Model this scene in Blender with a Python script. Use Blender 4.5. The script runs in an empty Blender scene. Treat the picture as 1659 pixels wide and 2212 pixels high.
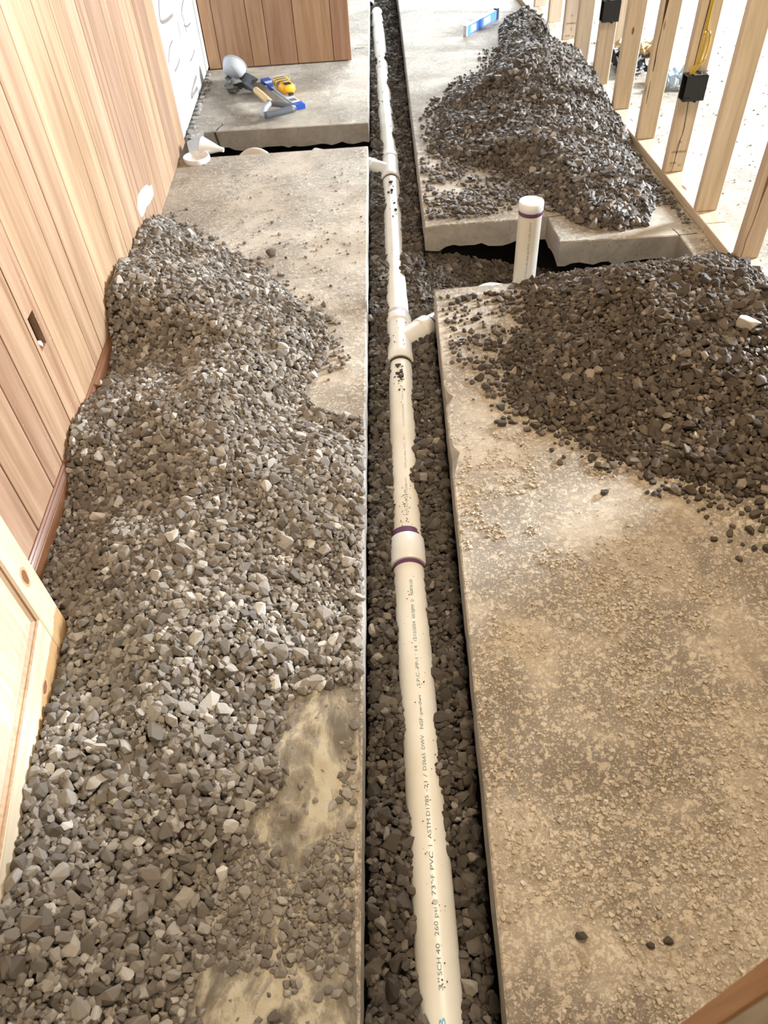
import bpy, bmesh, math, random
import numpy as np
from mathutils import Vector, Matrix

random.seed(7)
rng = np.random.default_rng(11)
SC = bpy.context.scene
COL = SC.collection

# ---------------------------------------------------------------- camera
F_PX, PITCH, ROLL, CAM_H = 1621.33, math.radians(46.9207), math.radians(-3.9354), 1.5443
W_PX, H_PX = 1659, 2212
_fwd = np.array([0, math.cos(PITCH), -math.sin(PITCH)])
_right = np.array([1.0, 0, 0])
_up = np.cross(_right, _fwd)
_c, _s = math.cos(ROLL), math.sin(ROLL)
_R = _c * _right + _s * _up
_U = -_s * _right + _c * _up
cam_data = bpy.data.cameras.new('camera')
cam = bpy.data.objects.new('camera', cam_data)
COL.objects.link(cam)
m = Matrix.Identity(4)
for i in range(3):
    m[i][0], m[i][1], m[i][2] = _R[i], _U[i], -_fwd[i]
m[2][3] = CAM_H
cam.matrix_world = m
cam_data.sensor_fit = 'VERTICAL'
cam_data.sensor_height = 36.0
cam_data.lens = F_PX / H_PX * 36.0
cam_data.clip_start = 0.02
cam_data.dof.use_dof = True
cam_data.dof.focus_distance = 1.95
cam_data.dof.aperture_fstop = 7.0
SC.camera = cam

# ---------------------------------------------------------------- world, lights, exposure
world = bpy.data.worlds.new('world')
SC.world = world
world.use_nodes = True
wn = world.node_tree
wn.nodes['Background'].inputs[0].default_value = (1.0, 0.92, 0.83, 1)
wn.nodes['Background'].inputs[1].default_value = 0.14

def area_light(name, loc, target, sx, sy, power, color, spread=180):
    d = bpy.data.lights.new(name, 'AREA')
    d.shape = 'RECTANGLE'
    d.size, d.size_y, d.energy, d.color = sx, sy, power, color
    d.spread = math.radians(spread)
    o = bpy.data.objects.new(name, d)
    COL.objects.link(o)
    o.location = loc
    o.rotation_euler = (Vector(target) - Vector(loc)).to_track_quat('-Z', 'Y').to_euler()
    return o

area_light('window_light_back', (2.4, 11.0, 2.3), (0.6, 3.8, 0.0), 4.0, 2.2, 1000, (0.80, 0.90, 1.0))
area_light('window_light_right', (6.6, 4.9, 1.9), (1.0, 2.6, 0.1), 0.9, 1.3, 1500, (0.78, 0.88, 1.0))
area_light('ceiling_light', (0.9, 1.3, 3.0), (0.6, 1.3, 0.0), 0.9, 0.9, 58, (1.0, 0.83, 0.62))
area_light('added_entry_fill', (0.1, -1.6, 2.5), (-0.1, 0.8, 0.0), 0.5, 0.5, 20, (1.0, 0.83, 0.62))  # unseen lamp, added to brighten the near door and closest stones

SC.view_settings.view_transform = 'Standard'
SC.view_settings.look = 'None'
SC.view_settings.gamma = 1.0
SC.view_settings.use_curve_mapping = False
SC.view_settings.exposure = 0.38

# ---------------------------------------------------------------- helpers
def tag(o, label=None, cat=None, group=None, kind=None):
    if label: o['label'] = label
    if cat: o['category'] = cat
    if group: o['group'] = group
    if kind: o['kind'] = kind
    return o

def link(name, mesh, mat=None, parent=None):
    o = bpy.data.objects.new(name, mesh)
    COL.objects.link(o)
    if mat is not None:
        for mm in (mat if isinstance(mat, (list, tuple)) else [mat]):
            mesh.materials.append(mm)
    if parent is not None:
        o.parent = parent
    return o

def empty(name, loc=(0, 0, 0), rz=0.0):
    o = bpy.data.objects.new(name, None)
    COL.objects.link(o)
    o.location = loc
    o.rotation_euler = (0, 0, rz)
    o.empty_display_size = 0.05
    return o

def bm_obj(name, bm, mat, parent=None, smooth=False):
    me = bpy.data.meshes.new(name)
    bm.normal_update()
    bm.to_mesh(me)
    bm.free()
    if not smooth:
        me.shade_flat()
    else:
        me.shade_smooth()
    return link(name, me, mat, parent)

def pydata(name, v, f, mat, parent=None, smooth=False):
    me = bpy.data.meshes.new(name)
    me.from_pydata([tuple(map(float, p)) for p in v], [], [tuple(q) for q in f])
    me.update()
    if smooth: me.shade_smooth()
    else: me.shade_flat()
    return link(name, me, mat, parent)

def add_box(bm, x0, x1, y0, y1, z0, z1, bevel=0.0, M=None):
    ret = bmesh.ops.create_cube(bm, size=1.0)
    vs = ret['verts']
    for v in vs:
        v.co = Vector((x0 + (v.co.x + .5) * (x1 - x0), y0 + (v.co.y + .5) * (y1 - y0), z0 + (v.co.z + .5) * (z1 - z0)))
    if bevel > 0:
        es = list({e for v in vs for e in v.link_edges})
        r = bmesh.ops.bevel(bm, geom=es, offset=bevel, segments=1, affect='EDGES', profile=0.5)
        vs = list({v for f in r['faces'] for v in f.verts} | {v for v in vs if v.is_valid})
    if M is not None:
        bmesh.ops.transform(bm, matrix=M, verts=[v for v in vs if v.is_valid])
    return vs

def box_obj(name, dims, mat, parent=None, bevel=0.0):
    bm = bmesh.new()
    add_box(bm, *dims, bevel=bevel)
    return bm_obj(name, bm, mat, parent)

def frame_from_dir(d):
    d = Vector(d).normalized()
    a = Vector((0, 0, 1)) if abs(d.z) < .95 else Vector((0, 1, 0))
    u = a.cross(d).normalized()
    w = d.cross(u)
    return u, w, d

def lathe(name, p0, p1, prof, mat, parent=None, seg=40, smooth=True, cap=False):
    """profile [(s metres along p0->p1, r)] swept round the axis"""
    p0 = Vector(p0)
    u, w, d = frame_from_dir(Vector(p1) - p0)
    v, f = [], []
    for s, r in prof:
        for k in range(seg):
            a = 2 * math.pi * k / seg
            v.append(p0 + d * s + u * (r * math.cos(a)) + w * (r * math.sin(a)))
    for i in range(len(prof) - 1):
        for k in range(seg):
            k2 = (k + 1) % seg
            f.append((i * seg + k, i * seg + k2, (i + 1) * seg + k2, (i + 1) * seg + k))
    if cap:
        f.append(tuple(range(seg))[::-1])
        f.append(tuple((len(prof) - 1) * seg + k for k in range(seg)))
    o = pydata(name, v, f, mat, parent, smooth)
    if smooth:
        o.data.set_sharp_from_angle(angle=math.radians(35))
    return o

def sweep(name, pts, r, mat, parent=None, seg=10, ry=None):
    """tube through pts (Catmull-Rom smoothed)"""
    P = [Vector(p) for p in pts]
    Q = []
    for i in range(len(P) - 1):
        a, b, c_, d = P[max(i - 1, 0)], P[i], P[i + 1], P[min(i + 2, len(P) - 1)]
        for t in (0, .25, .5, .75):
            Q.append(0.5 * ((2 * b) + (c_ - a) * t + (2 * a - 5 * b + 4 * c_ - d) * t * t + (3 * b - a - 3 * c_ + d) * t ** 3))
    Q.append(P[-1])
    v, f = [], []
    for i, q in enumerate(Q):
        t = (Q[min(i + 1, len(Q) - 1)] - Q[max(i - 1, 0)])
        u, w, d = frame_from_dir(t)
        for k in range(seg):
            a = 2 * math.pi * k / seg
            v.append(q + u * r * math.cos(a) + w * (ry or r) * math.sin(a))
    for i in range(len(Q) - 1):
        for k in range(seg):
            k2 = (k + 1) % seg
            f.append((i * seg + k, i * seg + k2, (i + 1) * seg + k2, (i + 1) * seg + k))
    f.append(tuple(range(seg))[::-1])
    f.append(tuple((len(Q) - 1) * seg + k for k in range(seg)))
    return pydata(name, v, f, mat, parent, True)

# ---------------------------------------------------------------- materials
def nt(name):
    mt = bpy.data.materials.new(name)
    mt.use_nodes = True
    n = mt.node_tree
    return mt, n, n.nodes['Principled BSDF']

def N(n, t, **kw):
    nd = n.nodes.new(t)
    for k, v in kw.items():
        if k.startswith('i_'):
            key = k[2:]
            key = int(key) if key.isdigit() else key.replace('_', ' ')
            nd.inputs[key].default_value = v
        else:
            setattr(nd, k, v)
    return nd

def ramp(n, stops, fac, interp='LINEAR'):
    r = n.nodes.new('ShaderNodeValToRGB')
    r.color_ramp.interpolation = interp
    el = r.color_ramp.elements
    while len(el) < len(stops): el.new(0.5)
    for e, (p, c_) in zip(el, stops):
        e.position = p
        e.color = (*c_, 1) if len(c_) == 3 else c_
    n.links.new(fac, r.inputs[0])
    return r

def mixc(n, fac, a, b, mode='MIX'):
    mx = n.nodes.new('ShaderNodeMix')
    mx.data_type = 'RGBA'
    mx.blend_type = mode
    for sock, val in ((mx.inputs[0], fac), (mx.inputs[6], a), (mx.inputs[7], b)):
        if isinstance(val, (int, float)): sock.default_value = val
        elif isinstance(val, tuple): sock.default_value = (*val, 1) if len(val) == 3 else val
        else: n.links.new(val, sock)
    return mx.outputs[2]

def math_(n, op, a, b=0.0, clamp=False):
    md = n.nodes.new('ShaderNodeMath')
    md.operation = op
    md.use_clamp = clamp
    for s, v in ((md.inputs[0], a), (md.inputs[1], b)):
        if isinstance(v, (int, float)): s.default_value = v
        else: n.links.new(v, s)
    return md.outputs[0]

def coords(n, which='Object', scale=(1, 1, 1), loc=(0, 0, 0), rnd=0.0):
    tc = n.nodes.new('ShaderNodeTexCoord')
    mp = n.nodes.new('ShaderNodeMapping')
    mp.inputs['Scale'].default_value = scale
    mp.inputs['Location'].default_value = loc
    n.links.new(tc.outputs[which], mp.inputs[0])
    out = mp.outputs[0]
    if rnd:
        oi = n.nodes.new('ShaderNodeObjectInfo')
        va = n.nodes.new('ShaderNodeVectorMath')
        va.operation = 'ADD'
        n.links.new(out, va.inputs[0])
        n.links.new(math_(n, 'MULTIPLY', oi.outputs['Random'], rnd), va.inputs[1])
        out = va.outputs[0]
    return out

def noise(n, vec, scale, detail=4, rough=.6, dist=0.0, out='Fac'):
    nz = N(n, 'ShaderNodeTexNoise')
    nz.inputs['Scale'].default_value = scale
    nz.inputs['Detail'].default_value = detail
    nz.inputs['Roughness'].default_value = rough
    nz.inputs['Distortion'].default_value = dist
    n.links.new(vec, nz.inputs['Vector'])
    return nz.outputs[out]

def bump(n, b, h, strength=.3, dist=.01, prev=None):
    bp = N(n, 'ShaderNodeBump')
    bp.inputs['Strength'].default_value = strength
    bp.inputs['Distance'].default_value = dist
    n.links.new(h, bp.inputs['Height'])
    if prev is not None: n.links.new(prev, bp.inputs['Normal'])
    n.links.new(bp.outputs[0], b.inputs['Normal'])
    return bp.outputs[0]

def plain(name, col, rough=.5, metallic=0.0, spec=.5, mottled=0.0, ms=30):
    mt, n, b = nt(name)
    if mottled:
        v = coords(n)
        f = noise(n, v, ms, 5)
        c_ = mixc(n, f, tuple(x * (1 - mottled) for x in col), tuple(min(1, x * (1 + mottled)) for x in col))
        n.links.new(c_, b.inputs['Base Color'])
    else:
        b.inputs['Base Color'].default_value = (*col, 1)
    b.inputs['Roughness'].default_value = rough
    b.inputs['Metallic'].default_value = metallic
    b.inputs['Specular IOR Level'].default_value = spec
    return mt

def wood(name, dark, mid, light, grain=(14, 14, .9), rough=.45, var=.16, rnd=37.0, knots=None, streak=.5, spec=.3, speck=None, stain=None):
    mt, n, b = nt(name)
    v = coords(n, 'Object', grain, rnd=rnd)
    f1 = noise(n, v, 3.0, 5, .55, .6)
    f2 = noise(n, v, 22.0, 3, .6)
    f = math_(n, 'ADD', math_(n, 'MULTIPLY', f1, 1 - .3 * streak), math_(n, 'MULTIPLY', f2, .3 * streak))
    r = ramp(n, [(.28, dark), (.5, mid), (.72, light)], f)
    col = r.outputs[0]
    oi = n.nodes.new('ShaderNodeObjectInfo')
    hs = N(n, 'ShaderNodeHueSaturation')
    n.links.new(math_(n, 'ADD', math_(n, 'MULTIPLY', oi.outputs['Random'], 2 * var), 1 - var), hs.inputs['Value'])
    n.links.new(math_(n, 'ADD', math_(n, 'MULTIPLY', oi.outputs['Random'], .012), .492), hs.inputs['Hue'])
    n.links.new(col, hs.inputs['Color'])
    col = hs.outputs[0]
    if knots:
        sc, thr, kc = knots
        v3 = coords(n, 'Object', sc, rnd=11.0)
        vo = N(n, 'ShaderNodeTexVoronoi')
        vo.inputs['Scale'].default_value = 1.0
        n.links.new(v3, vo.inputs['Vector'])
        k = ramp(n, [(thr * .6, (1, 1, 1)), (thr, (0, 0, 0))], vo.outputs['Distance'])
        col = mixc(n, k.outputs[0], col, kc)
    if stain:
        zc, amt, sc_ = stain
        tc = n.nodes.new('ShaderNodeTexCoord')
        sp = n.nodes.new('ShaderNodeSeparateXYZ')
        n.links.new(tc.outputs['Object'], sp.inputs[0])
        nz = noise(n, coords(n, 'Object', (1, 1, 1)), 18, 3)
        zz = math_(n, 'SUBTRACT', sp.outputs[2], math_(n, 'MULTIPLY', nz, .05))
        st = ramp(n, [(zc - .003, (1, 1, 1)), (zc, (0, 0, 0))], zz)
        col = mixc(n, math_(n, 'MULTIPLY', st.outputs[0], amt), col, sc_)
    if speck:
        vs = coords(n, 'Object', (1, 1, 1), rnd=5.0)
        vo = N(n, 'ShaderNodeTexVoronoi')
        vo.inputs['Scale'].default_value = 60
        n.links.new(vs, vo.inputs['Vector'])
        k = ramp(n, [(.05, (1, 1, 1)), (.08, (0, 0, 0))], vo.outputs['Distance'])
        big = noise(n, vs, 5, 2)
        kk = math_(n, 'MULTIPLY', k.outputs[0], ramp(n, [(.5, (0, 0, 0)), (.6, (1, 1, 1))], big).outputs[0])
        col = mixc(n, kk, col, speck)
    n.links.new(col, b.inputs['Base Color'])
    b.inputs['Roughness'].default_value = rough
    b.inputs['Specular IOR Level'].default_value = spec
    bump(n, b, f2, .12, .002)
    return mt

def dusty_concrete(name):
    mt, n, b = nt(name)
    v = coords(n, 'Object')
    big = noise(n, v, 1.3, 4, .6, .4)
    mid = noise(n, v, 5.5, 6, .62, .8)
    vs = coords(n, 'Object', (1.0, 2.2, 1.0))
    scr = noise(n, vs, 16, 6, .7, 1.6)
    fine = noise(n, v, 120, 4, .7)
    c1 = ramp(n, [(.30, (.43, .35, .255)), (.48, (.555, .465, .35)), (.70, (.67, .595, .495))], big).outputs[0]
    c2 = ramp(n, [(.36, (.36, .285, .205)), (.52, (.53, .445, .335)), (.75, (.67, .595, .495))], mid).outputs[0]
    c_ = mixc(n, .55, c1, c2)
    patch = ramp(n, [(.42, (0, 0, 0)), (.60, (1, 1, 1))], noise(n, coords(n, 'Object', (1, 1, 1), (5, 2, 0)), 2.7, 4, .6, .5)).outputs[0]
    cr = noise(n, coords(n, 'Object', (1, 1, 1), (2, 2, 0)), 34, 9, .80, .12)
    cr2 = noise(n, coords(n, 'Object', (.8, 1.25, 1), (1, 8, 0)), 62, 5, .7, .3)
    flake = ramp(n, [(.46, (0, 0, 0)), (.54, (1, 1, 1))], cr).outputs[0]
    edge = ramp(n, [(.455, (0, 0, 0)), (.495, (1, 1, 1)), (.53, (0, 0, 0))], cr).outputs[0]
    c_ = mixc(n, math_(n, 'MULTIPLY', math_(n, 'MULTIPLY', edge, patch), .16), c_, (.27, .22, .165))
    c_ = mixc(n, math_(n, 'MULTIPLY', math_(n, 'MULTIPLY', flake, patch), .06), c_, (.66, .58, .46))
    gm = ramp(n, [(.54, (0, 0, 0)), (.72, (1, 1, 1))], noise(n, coords(n, 'Object', (1, 1, 1), (7, 3, 0)), 1.8, 5, .6, .5)).outputs[0]
    c_ = mixc(n, math_(n, 'MULTIPLY', gm, .45), c_, (.37, .315, .27))
    c_ = mixc(n, math_(n, 'MULTIPLY', fine, .22), c_, (.33, .275, .21))
    sm = noise(n, coords(n, 'Object', (.55, 1.7, 1.0), (3, 9, 0)), 9, 7, .72, 1.0)
    smm = math_(n, 'MULTIPLY', ramp(n, [(.53, (0, 0, 0)), (.64, (1, 1, 1))], sm).outputs[0], ramp(n, [(.42, (0, 0, 0)), (.6, (1, 1, 1))], noise(n, v, 2.6, 3)).outputs[0])
    c_ = mixc(n, math_(n, 'MULTIPLY', smm, .5), c_, (.27, .22, .17))
    pl = ramp(n, [(.56, (0, 0, 0)), (.75, (1, 1, 1))], noise(n, coords(n, 'Object', (1, 1, 1), (1, 20, 0)), 4, 6, .7, .6)).outputs[0]
    c_ = mixc(n, math_(n, 'MULTIPLY', pl, .5), c_, (.72, .67, .58))
    n.links.new(c_, b.inputs['Base Color'])
    b.inputs['Roughness'].default_value = .75
    b.inputs['Specular IOR Level'].default_value = .25
    h = math_(n, 'MULTIPLY', math_(n, 'ADD', flake, math_(n, 'MULTIPLY', cr2, .9)), math_(n, 'ADD', math_(n, 'MULTIPLY', patch, .85), .15))
    h = math_(n, 'ADD', h, math_(n, 'MULTIPLY', fine, .35))
    h = math_(n, 'ADD', h, math_(n, 'MULTIPLY', cr2, .5))
    bump(n, b, h, .8, .0075)
    return mt

def cut_concrete(name):
    mt, n, b = nt(name)
    v = coords(n, 'Object', (1, 1, 1))
    f = noise(n, v, 7, 6, .65, .5)
    g = noise(n, v, 60, 4, .6)
    c_ = ramp(n, [(.3, (.24, .215, .185)), (.55, (.35, .32, .28)), (.8, (.46, .43, .385))], f).outputs[0]
    c_ = mixc(n, math_(n, 'MULTIPLY', g, .3), c_, (.22, .195, .165))
    cr = N(n, 'ShaderNodeTexVoronoi', feature='DISTANCE_TO_EDGE')
    cr.inputs['Scale'].default_value = 2.6
    vv = coords(n, 'Object', (1, 1, 1))
    va = n.nodes.new('ShaderNodeVectorMath'); va.operation = 'ADD'
    n.links.new(vv, va.inputs[0])
    n.links.new(noise(n, vv, 14, 3, .6, 0, 'Color'), va.inputs[1])
    sc = n.nodes.new('ShaderNodeVectorMath'); sc.operation = 'SCALE'
    n.links.new(va.outputs[0], sc.inputs[0]); sc.inputs['Scale'].default_value = 1.0
    n.links.new(sc.outputs[0], cr.inputs['Vector'])
    k = ramp(n, [(.004, (1, 1, 1)), (.012, (0, 0, 0))], cr.outputs['Distance']).outputs[0]
    c_ = mixc(n, math_(n, 'MULTIPLY', k, .6), c_, (.10, .085, .07))
    n.links.new(c_, b.inputs['Base Color'])
    b.inputs['Roughness'].default_value = .8
    bump(n, b, math_(n, 'ADD', f, math_(n, 'MULTIPLY', g, .3)), .4, .006)
    return mt

def gravel_mat(name, cols, rough=.85, use_attr=True, wet=None):
    mt, n, b = nt(name)
    if use_attr:
        at = N(n, 'ShaderNodeAttribute', attribute_name='tone')
        t = at.outputs['Fac']
    else:
        oi = n.nodes.new('ShaderNodeObjectInfo')
        t = math_(n, 'ADD', oi.outputs['Color'], 0.0)
    v = coords(n, 'Object')
    c_ = ramp(n, [(0, cols[0]), (.12, cols[1]), (.55, cols[2]), (.86, cols[3]), (1, cols[4])], t).outputs[0]
    nz = noise(n, v, 140, 4, .7)
    c_ = mixc(n, math_(n, 'MULTIPLY', nz, .55), c_, mixc(n, .55, c_, (.06, .05, .04)))
    # each stone leans slightly grey or brown
    hv = math_(n, 'FRACT', math_(n, 'MULTIPLY', t, 37.7))
    c_ = mixc(n, math_(n, 'MULTIPLY', hv, .25), c_, tuple(x * y for x, y in zip(cols[2], (.98, 1.05, 1.16))))
    n.links.new(c_, b.inputs['Base Color'])
    b.inputs['Roughness'].default_value = rough
    if wet:
        wv = noise(n, coords(n, 'Object', (1, 1, 1), wet[1]), wet[2], 3)
        rr = ramp(n, [(wet[0], (rough,) * 3), (wet[0] + .08, (.28,) * 3)], wv)
        n.links.new(rr.outputs[0], b.inputs['Roughness'])
    b.inputs['Specular IOR Level'].default_value = .35
    bump(n, b, nz, .35, .003)
    return mt

M_PLANK = wood('cedar_plank', (.235, .132, .068), (.365, .23, .135), (.465, .32, .205), grain=(7, 7, .38), rough=.42, var=.13, speck=(.85, .75, .58))
M_PLANK_BACK = wood('cedar_plank_back', (.25, .135, .07), (.345, .195, .107), (.43, .265, .155), grain=(10, 10, .7), rough=.5, var=.09)
M_BACKING = plain('dark_wall_backing', (.035, .024, .016), .9)
M_BASEB = wood('stained_baseboard', (.095, .038, .014), (.165, .073, .029), (.25, .12, .052), grain=(30, 1.0, 30), rough=.28, var=.03, spec=.6)
M_PINE = wood('pale_pine', (.48, .38, .235), (.565, .475, .33), (.63, .55, .42), grain=(22, 22, 1.1), rough=.5, var=.04)
M_PINE_STAIN = wood('pale_pine_stained_foot', (.48, .38, .235), (.565, .475, .33), (.63, .55, .42), grain=(22, 22, 1.1), rough=.5, var=.03, stain=(.083, .85, (.42, .235, .09)))
M_PINE_H = wood('pale_pine_rail', (.48, .38, .235), (.565, .475, .33), (.63, .55, .42), grain=(1.2, 22, 22), rough=.5, var=.03, stain=(.083, .85, (.42, .235, .09)))
M_STICK = wood('pine_moulding', (.33, .20, .105), (.43, .285, .16), (.50, .35, .21), grain=(22, 22, 1.2), rough=.45, var=.05)
M_STAIN_EDGE = wood('stained_door_edge', (.24, .10, .035), (.36, .17, .065), (.44, .23, .095), grain=(22, 22, 1.1), rough=.4, var=.03)
M_KNOT = plain('pine_knot', (.22, .085, .045), .5, mottled=.4, ms=200)
M_KNOT_RING = plain('pine_knot_ring', (.52, .31, .13), .5)
M_STUD = wood('framing_lumber', (.46, .345, .225), (.585, .46, .32), (.67, .55, .41), grain=(18, 18, .9), rough=.6, var=.08, knots=((11, 11, 4), .085, (.20, .085, .035)), streak=.7)
M_STUD_BARK = wood('framing_lumber_waney', (.44, .32, .205), (.565, .44, .305), (.66, .54, .40), grain=(18, 18, .9), rough=.6, var=.05, knots=((16, 16, 4), .14, (.17, .065, .025)), streak=.7)
M_INK = plain('stamp_ink', (.035, .028, .024), .8)
M_CRACK = plain('drying_crack', (.05, .022, .008), .9)
M_FLOOR = dusty_concrete('dusty_concrete')
M_CUT = cut_concrete('sawn_concrete')
M_KERF = plain('saw_kerf_shadow_gap', (.05, .042, .035), .9)
M_SOIL = plain('dark_soil', (.045, .033, .024), .95, mottled=.5, ms=60)
M_PVC = None
def pvc_mat():
    mt, n, b = nt('white_pvc')
    v = coords(n, 'Object')
    g = noise(n, v, 5, 4)
    c_ = mixc(n, ramp(n, [(.35, (0, 0, 0)), (.7, (1, 1, 1))], g).outputs[0], (.74, .715, .64), (.66, .61, .505))
    vo = N(n, 'ShaderNodeTexVoronoi')
    vo.inputs['Scale'].default_value = 90
    n.links.new(v, vo.inputs['Vector'])
    sp = ramp(n, [(.09, (1, 1, 1)), (.14, (0, 0, 0))], vo.outputs['Distance']).outputs[0]
    mask = ramp(n, [(.56, (0, 0, 0)), (.66, (1, 1, 1))], noise(n, v, 6.5, 3)).outputs[0]
    c_ = mixc(n, math_(n, 'MULTIPLY', sp, mask), c_, (.14, .105, .075))
    n.links.new(c_, b.inputs['Base Color'])
    b.inputs['Roughness'].default_value = .34
    b.inputs['Specular IOR Level'].default_value = .5
    return mt
M_PVC = pvc_mat()
M_PVC_FIT = plain('white_pvc_fitting', (.74, .72, .665), .32, mottled=.06, ms=20)
M_PRIMER = plain('purple_primer', (.115, .045, .105), .4)
M_PRIMER_PALE = plain('purple_primer_smear', (.42, .30, .42), .4)
M_BLUEINK = plain('pipe_print_ink', (.12, .20, .22), .7)
M_BLUEMARK = plain('pipe_blue_mark', (.10, .42, .58), .6)
M_HOLLOW = plain('pipe_inside', (.045, .036, .028), .9)
M_BOARD = None
def board_mat():
    mt, n, b = nt('white_insulation_board')
    v = coords(n, 'Object', (1, 1, .6))
    f = noise(n, v, 5, 3, .5)
    c_ = ramp(n, [(.3, (.50, .58, .64)), (.7, (.64, .69, .72))], f).outputs[0]
    n.links.new(c_, b.inputs['Base Color'])
    b.inputs['Roughness'].default_value = .5
    return mt
M_BOARD = board_mat()
M_STREAK = plain('brown_adhesive', (.25, .20, .16), .7)
M_BLACK = plain('black_plastic', (.012, .012, .013), .55, mottled=.3, ms=60)
M_STEEL = plain('galvanised_steel', (.50, .49, .47), .35, 1.0)
M_YELLOW = plain('yellow_cable_sheath', (.52, .34, .035), .4)
M_CREAM = plain('white_cable_staple', (.78, .74, .68), .5)
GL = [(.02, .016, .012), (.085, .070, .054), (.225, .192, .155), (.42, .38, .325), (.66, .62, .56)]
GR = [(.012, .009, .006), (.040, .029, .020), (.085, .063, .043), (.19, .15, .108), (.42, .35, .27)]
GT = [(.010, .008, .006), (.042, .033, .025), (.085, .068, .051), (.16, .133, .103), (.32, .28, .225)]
M_GRAVEL_L = gravel_mat('dusty_crushed_stone', GL)
M_GRAVEL_R = gravel_mat('damp_crushed_stone', GR, .8, True, (.56, (2.2, 0, 0), 2.3))
M_GRAVEL_B = gravel_mat('crushed_stone_back', [tuple(.25 * a + .75 * b_ for a, b_ in zip(p, q)) for p, q in zip(GL, GR)], .62)
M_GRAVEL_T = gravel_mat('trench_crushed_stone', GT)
M_STONE_L = gravel_mat('dusty_crushed_stone_single', GL, .85, False)
M_STONE_R = gravel_mat('damp_crushed_stone_single', GR, .8, False)
M_STONE_T = gravel_mat('trench_crushed_stone_single', GT, .85, False)

# ---------------------------------------------------------------- floor slabs
floor = empty('floor')
tag(floor, 'dusty tan concrete slab floor cut open by a long trench', None, None, 'structure')

def densify(poly, step=.03):
    out = []
    for i, a in enumerate(poly):
        b_ = poly[(i + 1) % len(poly)]
        L = math.dist(a, b_)
        k = max(1, int(L / (step if L < 9 else .4)))
        for j in range(k):
            t = j / k
            out.append((a[0] + (b_[0] - a[0]) * t, a[1] + (b_[1] - a[1]) * t))
    return out

def slab(poly, thick, chips=(), seed=1, cham=.004):
    """poly counter-clockwise; chips = (x, y, radius, depth) bites out of the top edge"""
    rnd = random.Random(seed)
    P = [Vector((*p, 0)) for p in densify(poly)]
    n_ = len(P)
    nor = []
    for i in range(n_):
        t1 = (P[i] - P[i - 1]).normalized()
        t2 = (P[(i + 1) % n_] - P[i]).normalized()
        t = t1 + t2
        t = t.normalized() if t.length > 1e-6 else t1
        nrm = Vector((t.y, -t.x, 0))          # outward for counter-clockwise
        k = 1 / max(.5, abs(nrm.dot(Vector((t1.y, -t1.x, 0)))))
        nor.append(nrm * k)
    top, edge, bot, chip = [], [], [], []
    ph = rnd.random() * 10
    for i, p in enumerate(P):
        cut = 0.0
        for cx, cy, cr, cd in chips:
            d = math.hypot(p.x - cx, p.y - cy)
            if d < cr:
                cut = max(cut, cd * (1 - (d / cr) ** 2) * (.75 + .5 * rnd.random()))
        jit = rnd.uniform(-.0012, .0012)
        w = .5 * math.sin(p.x * 21 + p.y * 17 + ph) + .5 * math.sin(p.x * 47 - p.y * 39 + ph * 2) + rnd.uniform(-.6, .6)
        top.append(p - nor[i] * (cham + jit + cut))
        edge.append(p - nor[i] * (cut * .25) + Vector((0, 0, -cham - cut * .9)))
        bot.append(p + nor[i] * (.0015 * w) + Vector((0, 0, -thick + .011 * w)))
        chip.append(cut > .002)
    low = [b_ - nor[i] * .05 + Vector((0, 0, -.012)) for i, b_ in enumerate(bot)]
    V = top + edge + bot + low
    Fc = [tuple(range(n_))]
    mi = [0]
    for i in range(n_):
        j = (i + 1) % n_
        Fc.append((n_ + i, n_ + j, j, i)); mi.append(1 if (chip[i] or chip[j]) else 0)
        Fc.append((2 * n_ + i, 2 * n_ + j, n_ + j, n_ + i)); mi.append(1)
        Fc.append((3 * n_ + i, 3 * n_ + j, 2 * n_ + j, 2 * n_ + i)); mi.append(1)
    o = pydata('concrete_slab', V, Fc, [M_FLOOR, M_CUT], floor)
    o.data.polygons.foreach_set('material_index', mi)
    o.data.update()
    return o

LEFT_EDGE = lambda y: -.1115 + .0393 * y                      # trench side of the left slabs
RIGHT_EDGE = lambda y: (.1405 + .0432 * y) if y < 2.61 else (.172 + .0304 * y)

slab([(-1.15, -1.2), (LEFT_EDGE(-1.2), -1.2), (LEFT_EDGE(4.044), 4.044), (-1.15, 4.040)], .10,
     [(-.066, 1.3, .08, .006), (-.04, 1.85, .05, .004)], 3, .005)
slab([(-.845, 4.392), (.060, 4.362), (LEFT_EDGE(9), 9.0), (-1.15, 9.0), (-1.15, 4.30), (-.93, 4.30)], .10, [], 5)
slab([(RIGHT_EDGE(-1.2), -1.2), (8, -1.2), (8, 9.5), (.44, 9.5), (RIGHT_EDGE(6.8), 6.83), (.262, 3.118), (.64, 3.126),
      (.799, 3.134), (.806, 2.905), (1.298, 2.893), (1.303, 2.668), (1.1, 2.632), (.253, 2.603)], .105,
     [(.2195, 1.93, .045, .020), (.2150, 1.66, .05, .019), (.211, 1.60, .025, .012), (.160, .66, .02, .003), (.29, 3.9, .04, .005)], 8)
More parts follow.
